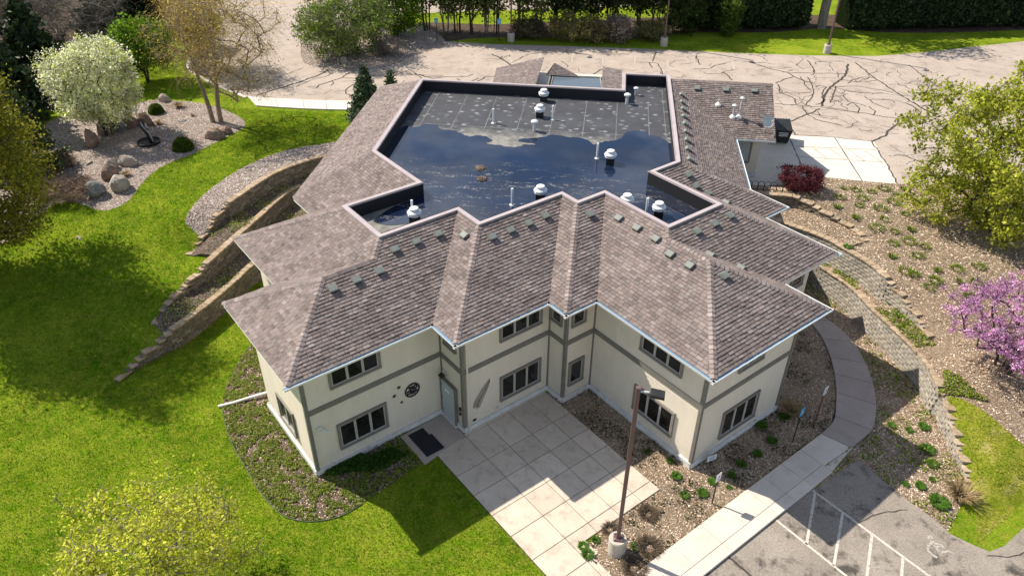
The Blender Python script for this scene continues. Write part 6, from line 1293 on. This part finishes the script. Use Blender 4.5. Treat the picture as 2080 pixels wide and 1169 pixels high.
spots += [(*zd_(0, 0), 0, 0, '')][:0]
for i, (px, py, z, s_, l_) in enumerate(spots):
    p_ = G(px, py, z); zz = hz(p_[0], p_[1]); p_ = G(px, py, zz); zz = hz(p_[0], p_[1]); o = obj('leafy_clump', grn[i % 3], None, (p_[0], p_[1], zz), label=l_, cat='plant'); o.scale = (s_*1.0, s_*1.0, s_*.95); o.rotation_euler[2] = i*1.3
tan_ = [blades('ornamental_grass', 260, .14, .62, [(.42, .3, .16), (.5, .38, .22), (.3, .22, .1)], 240+k, .022, .7, .6) for k in range(2)]
for i, (px, py, z, s_, l_) in enumerate([(1948, 1010, .0, 1.3, 'tan fountain grass clump at the lower end of the right wall'), (1603, 838, 0, 1.1, 'tan dry grass clump in the shaded bed by the house'), (364, 218, 3, .9, 'dry yellow grass tuft behind the smaller boxwood ball'), (322, 252, 3, .6, 'small pale grass tuft right of the rock row'), (392, 236, 3, .4, 'tiny green-yellow tuft between the boxwood and the birch'), (257, 358, 2.95, .7, 'dry grass tuft behind the pale front boulder')]):
    p_ = G(px, py, z); zz = hz(p_[0], p_[1]); o = obj('ornamental_grass', tan_[i % 2], None, (p_[0], p_[1], zz), label=l_, cat='plant'); o.scale = (s_,)*3
drk = blades('dead_grass_clump', 420, .3, .45, [(.16, .12, .08), (.22, .17, .12), (.1, .07, .05)], 250, .02, .9, .9)
for i, (x, y, s_, l_) in enumerate([(880, 940, .9, 'large dark dry grass clump right of the lamp post base'), (760, 1110, .9, 'dark dry grass clump below the lamp post base'), (560, 790, .6, 'dry brown clump behind the lamp post base'), (870, 660, .7, 'small dry clump in the middle of the sunny mulch')]):
    p_ = G(1100+x*.2472, 880+y*.2472, 0); o = obj('dead_grass_clump', drk, None, (p_[0], p_[1], 0), label=l_, cat='plant'); o.scale = (s_,)*3; o.rotation_euler[2] = i*2
# --- scatter stuff
def sample(poly, n, rg, margin=None):
    P = np.array(poly); lo, hi = P.min(0), P.max(0); out = []
    while sum(len(o) for o in out) < n:
        q_ = rg.uniform(lo, hi, (n*2, 2)); out.append(q_[inside(q_, poly)])
    return np.concatenate(out)[:n]
def excl(P, upto):
    ok = np.ones(len(P), bool)
    for r_ in REG[:upto]:
        if r_[1] is not None: ok &= ~inside(P, r_[1])
    return P[ok]
names = [r_[0] for r_ in REG]
def in_view(P, z=0):
    d = np.c_[P, np.full(len(P), z)]-CAM; f = d@CF; x = 1040+FPX*(d@CR)/f; y = 584.5-FPX*(d@CU)/f; return P[(x > -60) & (x < 2140) & (y > -20) & (y < 1230)]
def grassblades(name, P, H, rg, L, pal, wid=.016, lean=.5):
    cf = np.array([noise.noise(Vector((x*1.7, y*1.7, 5.)))*.9+noise.noise(Vector((x*5, y*5, 1.)))*.9 for x, y in P])
    n = len(P); z = H(P); b_ = np.c_[P, z-.01]; a = rg.uniform(0, 6.28, n); sd = np.c_[np.cos(a), np.sin(a), np.zeros(n)]*wid; ln_ = np.c_[rg.normal(size=(n, 2))*lean, np.ones(n)]*L*rg.uniform(.5, 1.3, (n, 1))
    V = np.stack([b_-sd, b_+sd, b_+ln_], 1).reshape(-1, 3); F = np.arange(3*n).reshape(n, 3); c = np.repeat(colvar(n, pal, rg, .13)*(1+.55*cf[:, None]).clip(.35, 1.8)*np.c_[1+.35*cf, np.ones(n), np.ones(n)], 3, 0)
    return obj(name, mesh(name, V, F, M['blade'], col=c), kind='stuff')
rg = np.random.default_rng(99)
LP = [(.10, .21, .006), (.15, .29, .009), (.22, .34, .015), (.33, .39, .04)]
bx = [(-26, -16), (16, -16), (16, 30), (-36, 30)]
Pl = in_view(sample([(-30, -15), (3, -15), (3, 12), (-30, 12)], 420000, rg)); iF = names.index('front_lawn')
P1 = excl(Pl, iF); P1 = P1[inside(P1, LOWER)]
dcam = np.linalg.norm(P1-CAM[:2], axis=1); grassblades('lawn_grass', P1[:110000], H_low, rg, .085, LP, .014)
P2 = in_view(sample([(-36, -14), (-12, -14), (-12, 24), (-36, 24)], 300000, rg), 2); ok = ~inside(P2, LOWER)
P2 = excl(P2[ok], len(REG)-1)[:90000]; grassblades('lawn_grass', P2, H_up, rg, .09, LP, .018)
P3_ = in_view(sample([(13, -12), (28, -12), (28, 3), (13, 3)], 60000, rg), 1); P3_ = excl(P3_[~inside(P3_, LOWER)], names.index('side_lawn'))[:20000]; grassblades('lawn_grass', P3_, H_up, rg, .08, LP+[(.4, .38, .1), (.5, .44, .18), (.36, .36, .06)], .016)
# rough weedy ground cover in the planter, along the walls
W_P = [(.17, .27, .015), (.25, .37, .025), (.12, .2, .012), (.32, .42, .04), (.42, .33, .18), (.5, .4, .26)]
def weeds(name, poly, H, n, L, clump, rg, pal=W_P, ex=None, wid=.03, qt=.45):
    P = sample(poly, n*3, rg); 
    if ex: P = excl(P, ex)
    nz = np.array([noise.noise(Vector((x*clump, y*clump, 3.3)))+.5*noise.noise(Vector((x*clump*3, y*clump*3, 9))) for x, y in P]); P = P[nz > np.quantile(nz, qt)][:n]
    n = len(P); C = np.c_[P, H(P)+rg.uniform(.01, L, n)]; V, F = quads(C, wid*2, rg, 1.7, .2); return obj(name, mesh(name, V, F, M['leaf'], col=np.repeat(colvar(n, pal, rg, .2), 4, 0)), kind='stuff')
weeds('ground_cover', PLANTER, H_low, 46000, .08, 2.3, rg, ex=6, wid=.021, qt=.3); weeds('ground_cover', BED12, H_12, 2200, .12, .8, rg, ex=10); weeds('ground_cover', BED23, H_23, 1600, .12, .8, rg, ex=11)
weeds('ground_cover', BEDBC, H_BC, 4200, .14, .5, rg, ex=8); weeds('ground_cover', MRIGHT, H_low, 3200, .12, .7, rg, ex=7); weeds('ground_cover', HILLBED, H_up, 1500, .12, .6, rg, ex=13)
hb_ = cl([(1906, 786), (1870, 740), (1885, 735), (1930, 760), (1985, 800), (2010, 815), (1960, 800)], 1.5); weeds('ground_cover', hb_, H_up, 2600, .14, .4, rg)
gb = [UV(-11.6, 2.85), UV(-8.1, 2.85), UV(-8.0, 1.7), UV(-9.5, 1.6), UV(-11.3, 1.9)]; weeds('ground_cover', gb, H_low, 9000, .2, .4, rg, [(.04, .1, .012), (.06, .13, .014), (.08, .16, .02)])
weeds('ground_cover', MFRONT, H_low, 5200, .12, .8, rg, [(.04, .07, .015), (.07, .1, .02), (.1, .07, .04), (.05, .035, .02)], ex=5, wid=.026, qt=.6)
# chips and stones
def chips(name, poly, H, n, rg, size, pal, ex, view=0, asp=2.2):
    P = in_view(excl(sample(poly, n, rg), ex), view); n = len(P); C = np.c_[P, H(P)+.012]; d = np.c_[rg.normal(size=(n, 2)), rg.normal(size=n)*.22]; d /= np.linalg.norm(d, axis=1)[:, None]; x = np.cross(d, np.c_[rg.normal(size=(n, 2))*.3, np.ones(n)]); x /= np.linalg.norm(x, axis=1)[:, None]
    s = size*rg.uniform(.5, 1.4, (n, 1)); V = np.stack([C-d*s*asp/2-x*s/2, C-d*s*asp/2+x*s/2, C+d*s*asp/2+x*s*.4, C+d*s*asp/2-x*s*.4], 1).reshape(-1, 3); obj(name, mesh(name, V, np.arange(4*n).reshape(n, 4), M['chip'], col=np.repeat(colvar(n, pal, rg, .2), 4, 0)), kind='stuff')
mt = mat('chip', (.4, .3, .2), .9, .1); n_ = N(mt); n_.base(n_.attr()); M['chip'] = mt
CH = [(.7, .56, .43), (.58, .44, .32), (.46, .33, .23), (.78, .66, .53), (.3, .2, .13), (.2, .13, .085)]
chips('wood_chips', MFRONT, H_low, 30000, rg, .024, CH, 5); chips('wood_chips', MRIGHT, H_low, 17000, rg, .026, CH, 7); chips('wood_chips', BEDBC, H_BC, 5000, rg, .028, CH, 8); chips('wood_chips', BEDAB, H_AB, 3500, rg, .028, CH, 9)
chips('wood_chips', [p_ for p_ in HILLBED if True], H_up, 80000, rg, .033, CH, 13, 3)
GS = [(.62, .54, .48), (.5, .42, .37), (.72, .66, .6), (.36, .28, .25), (.2, .15, .13)]
chips('gravel_stones', ROCK, H_up, 26000, rg, .04, GS, 15, 3, 1.3); chips('gravel_stones', STRIP, H_up, 12000, rg, .038, GS, 14, 3, 1.3); chips('gravel_stones', ISLAND, H_up, 8000, rg, .055, GS, 16, 3, 1.3)
chips('dead_leaves', PLANTER, H_low, 6000, rg, .03, CH, 6, 0, 1.3)
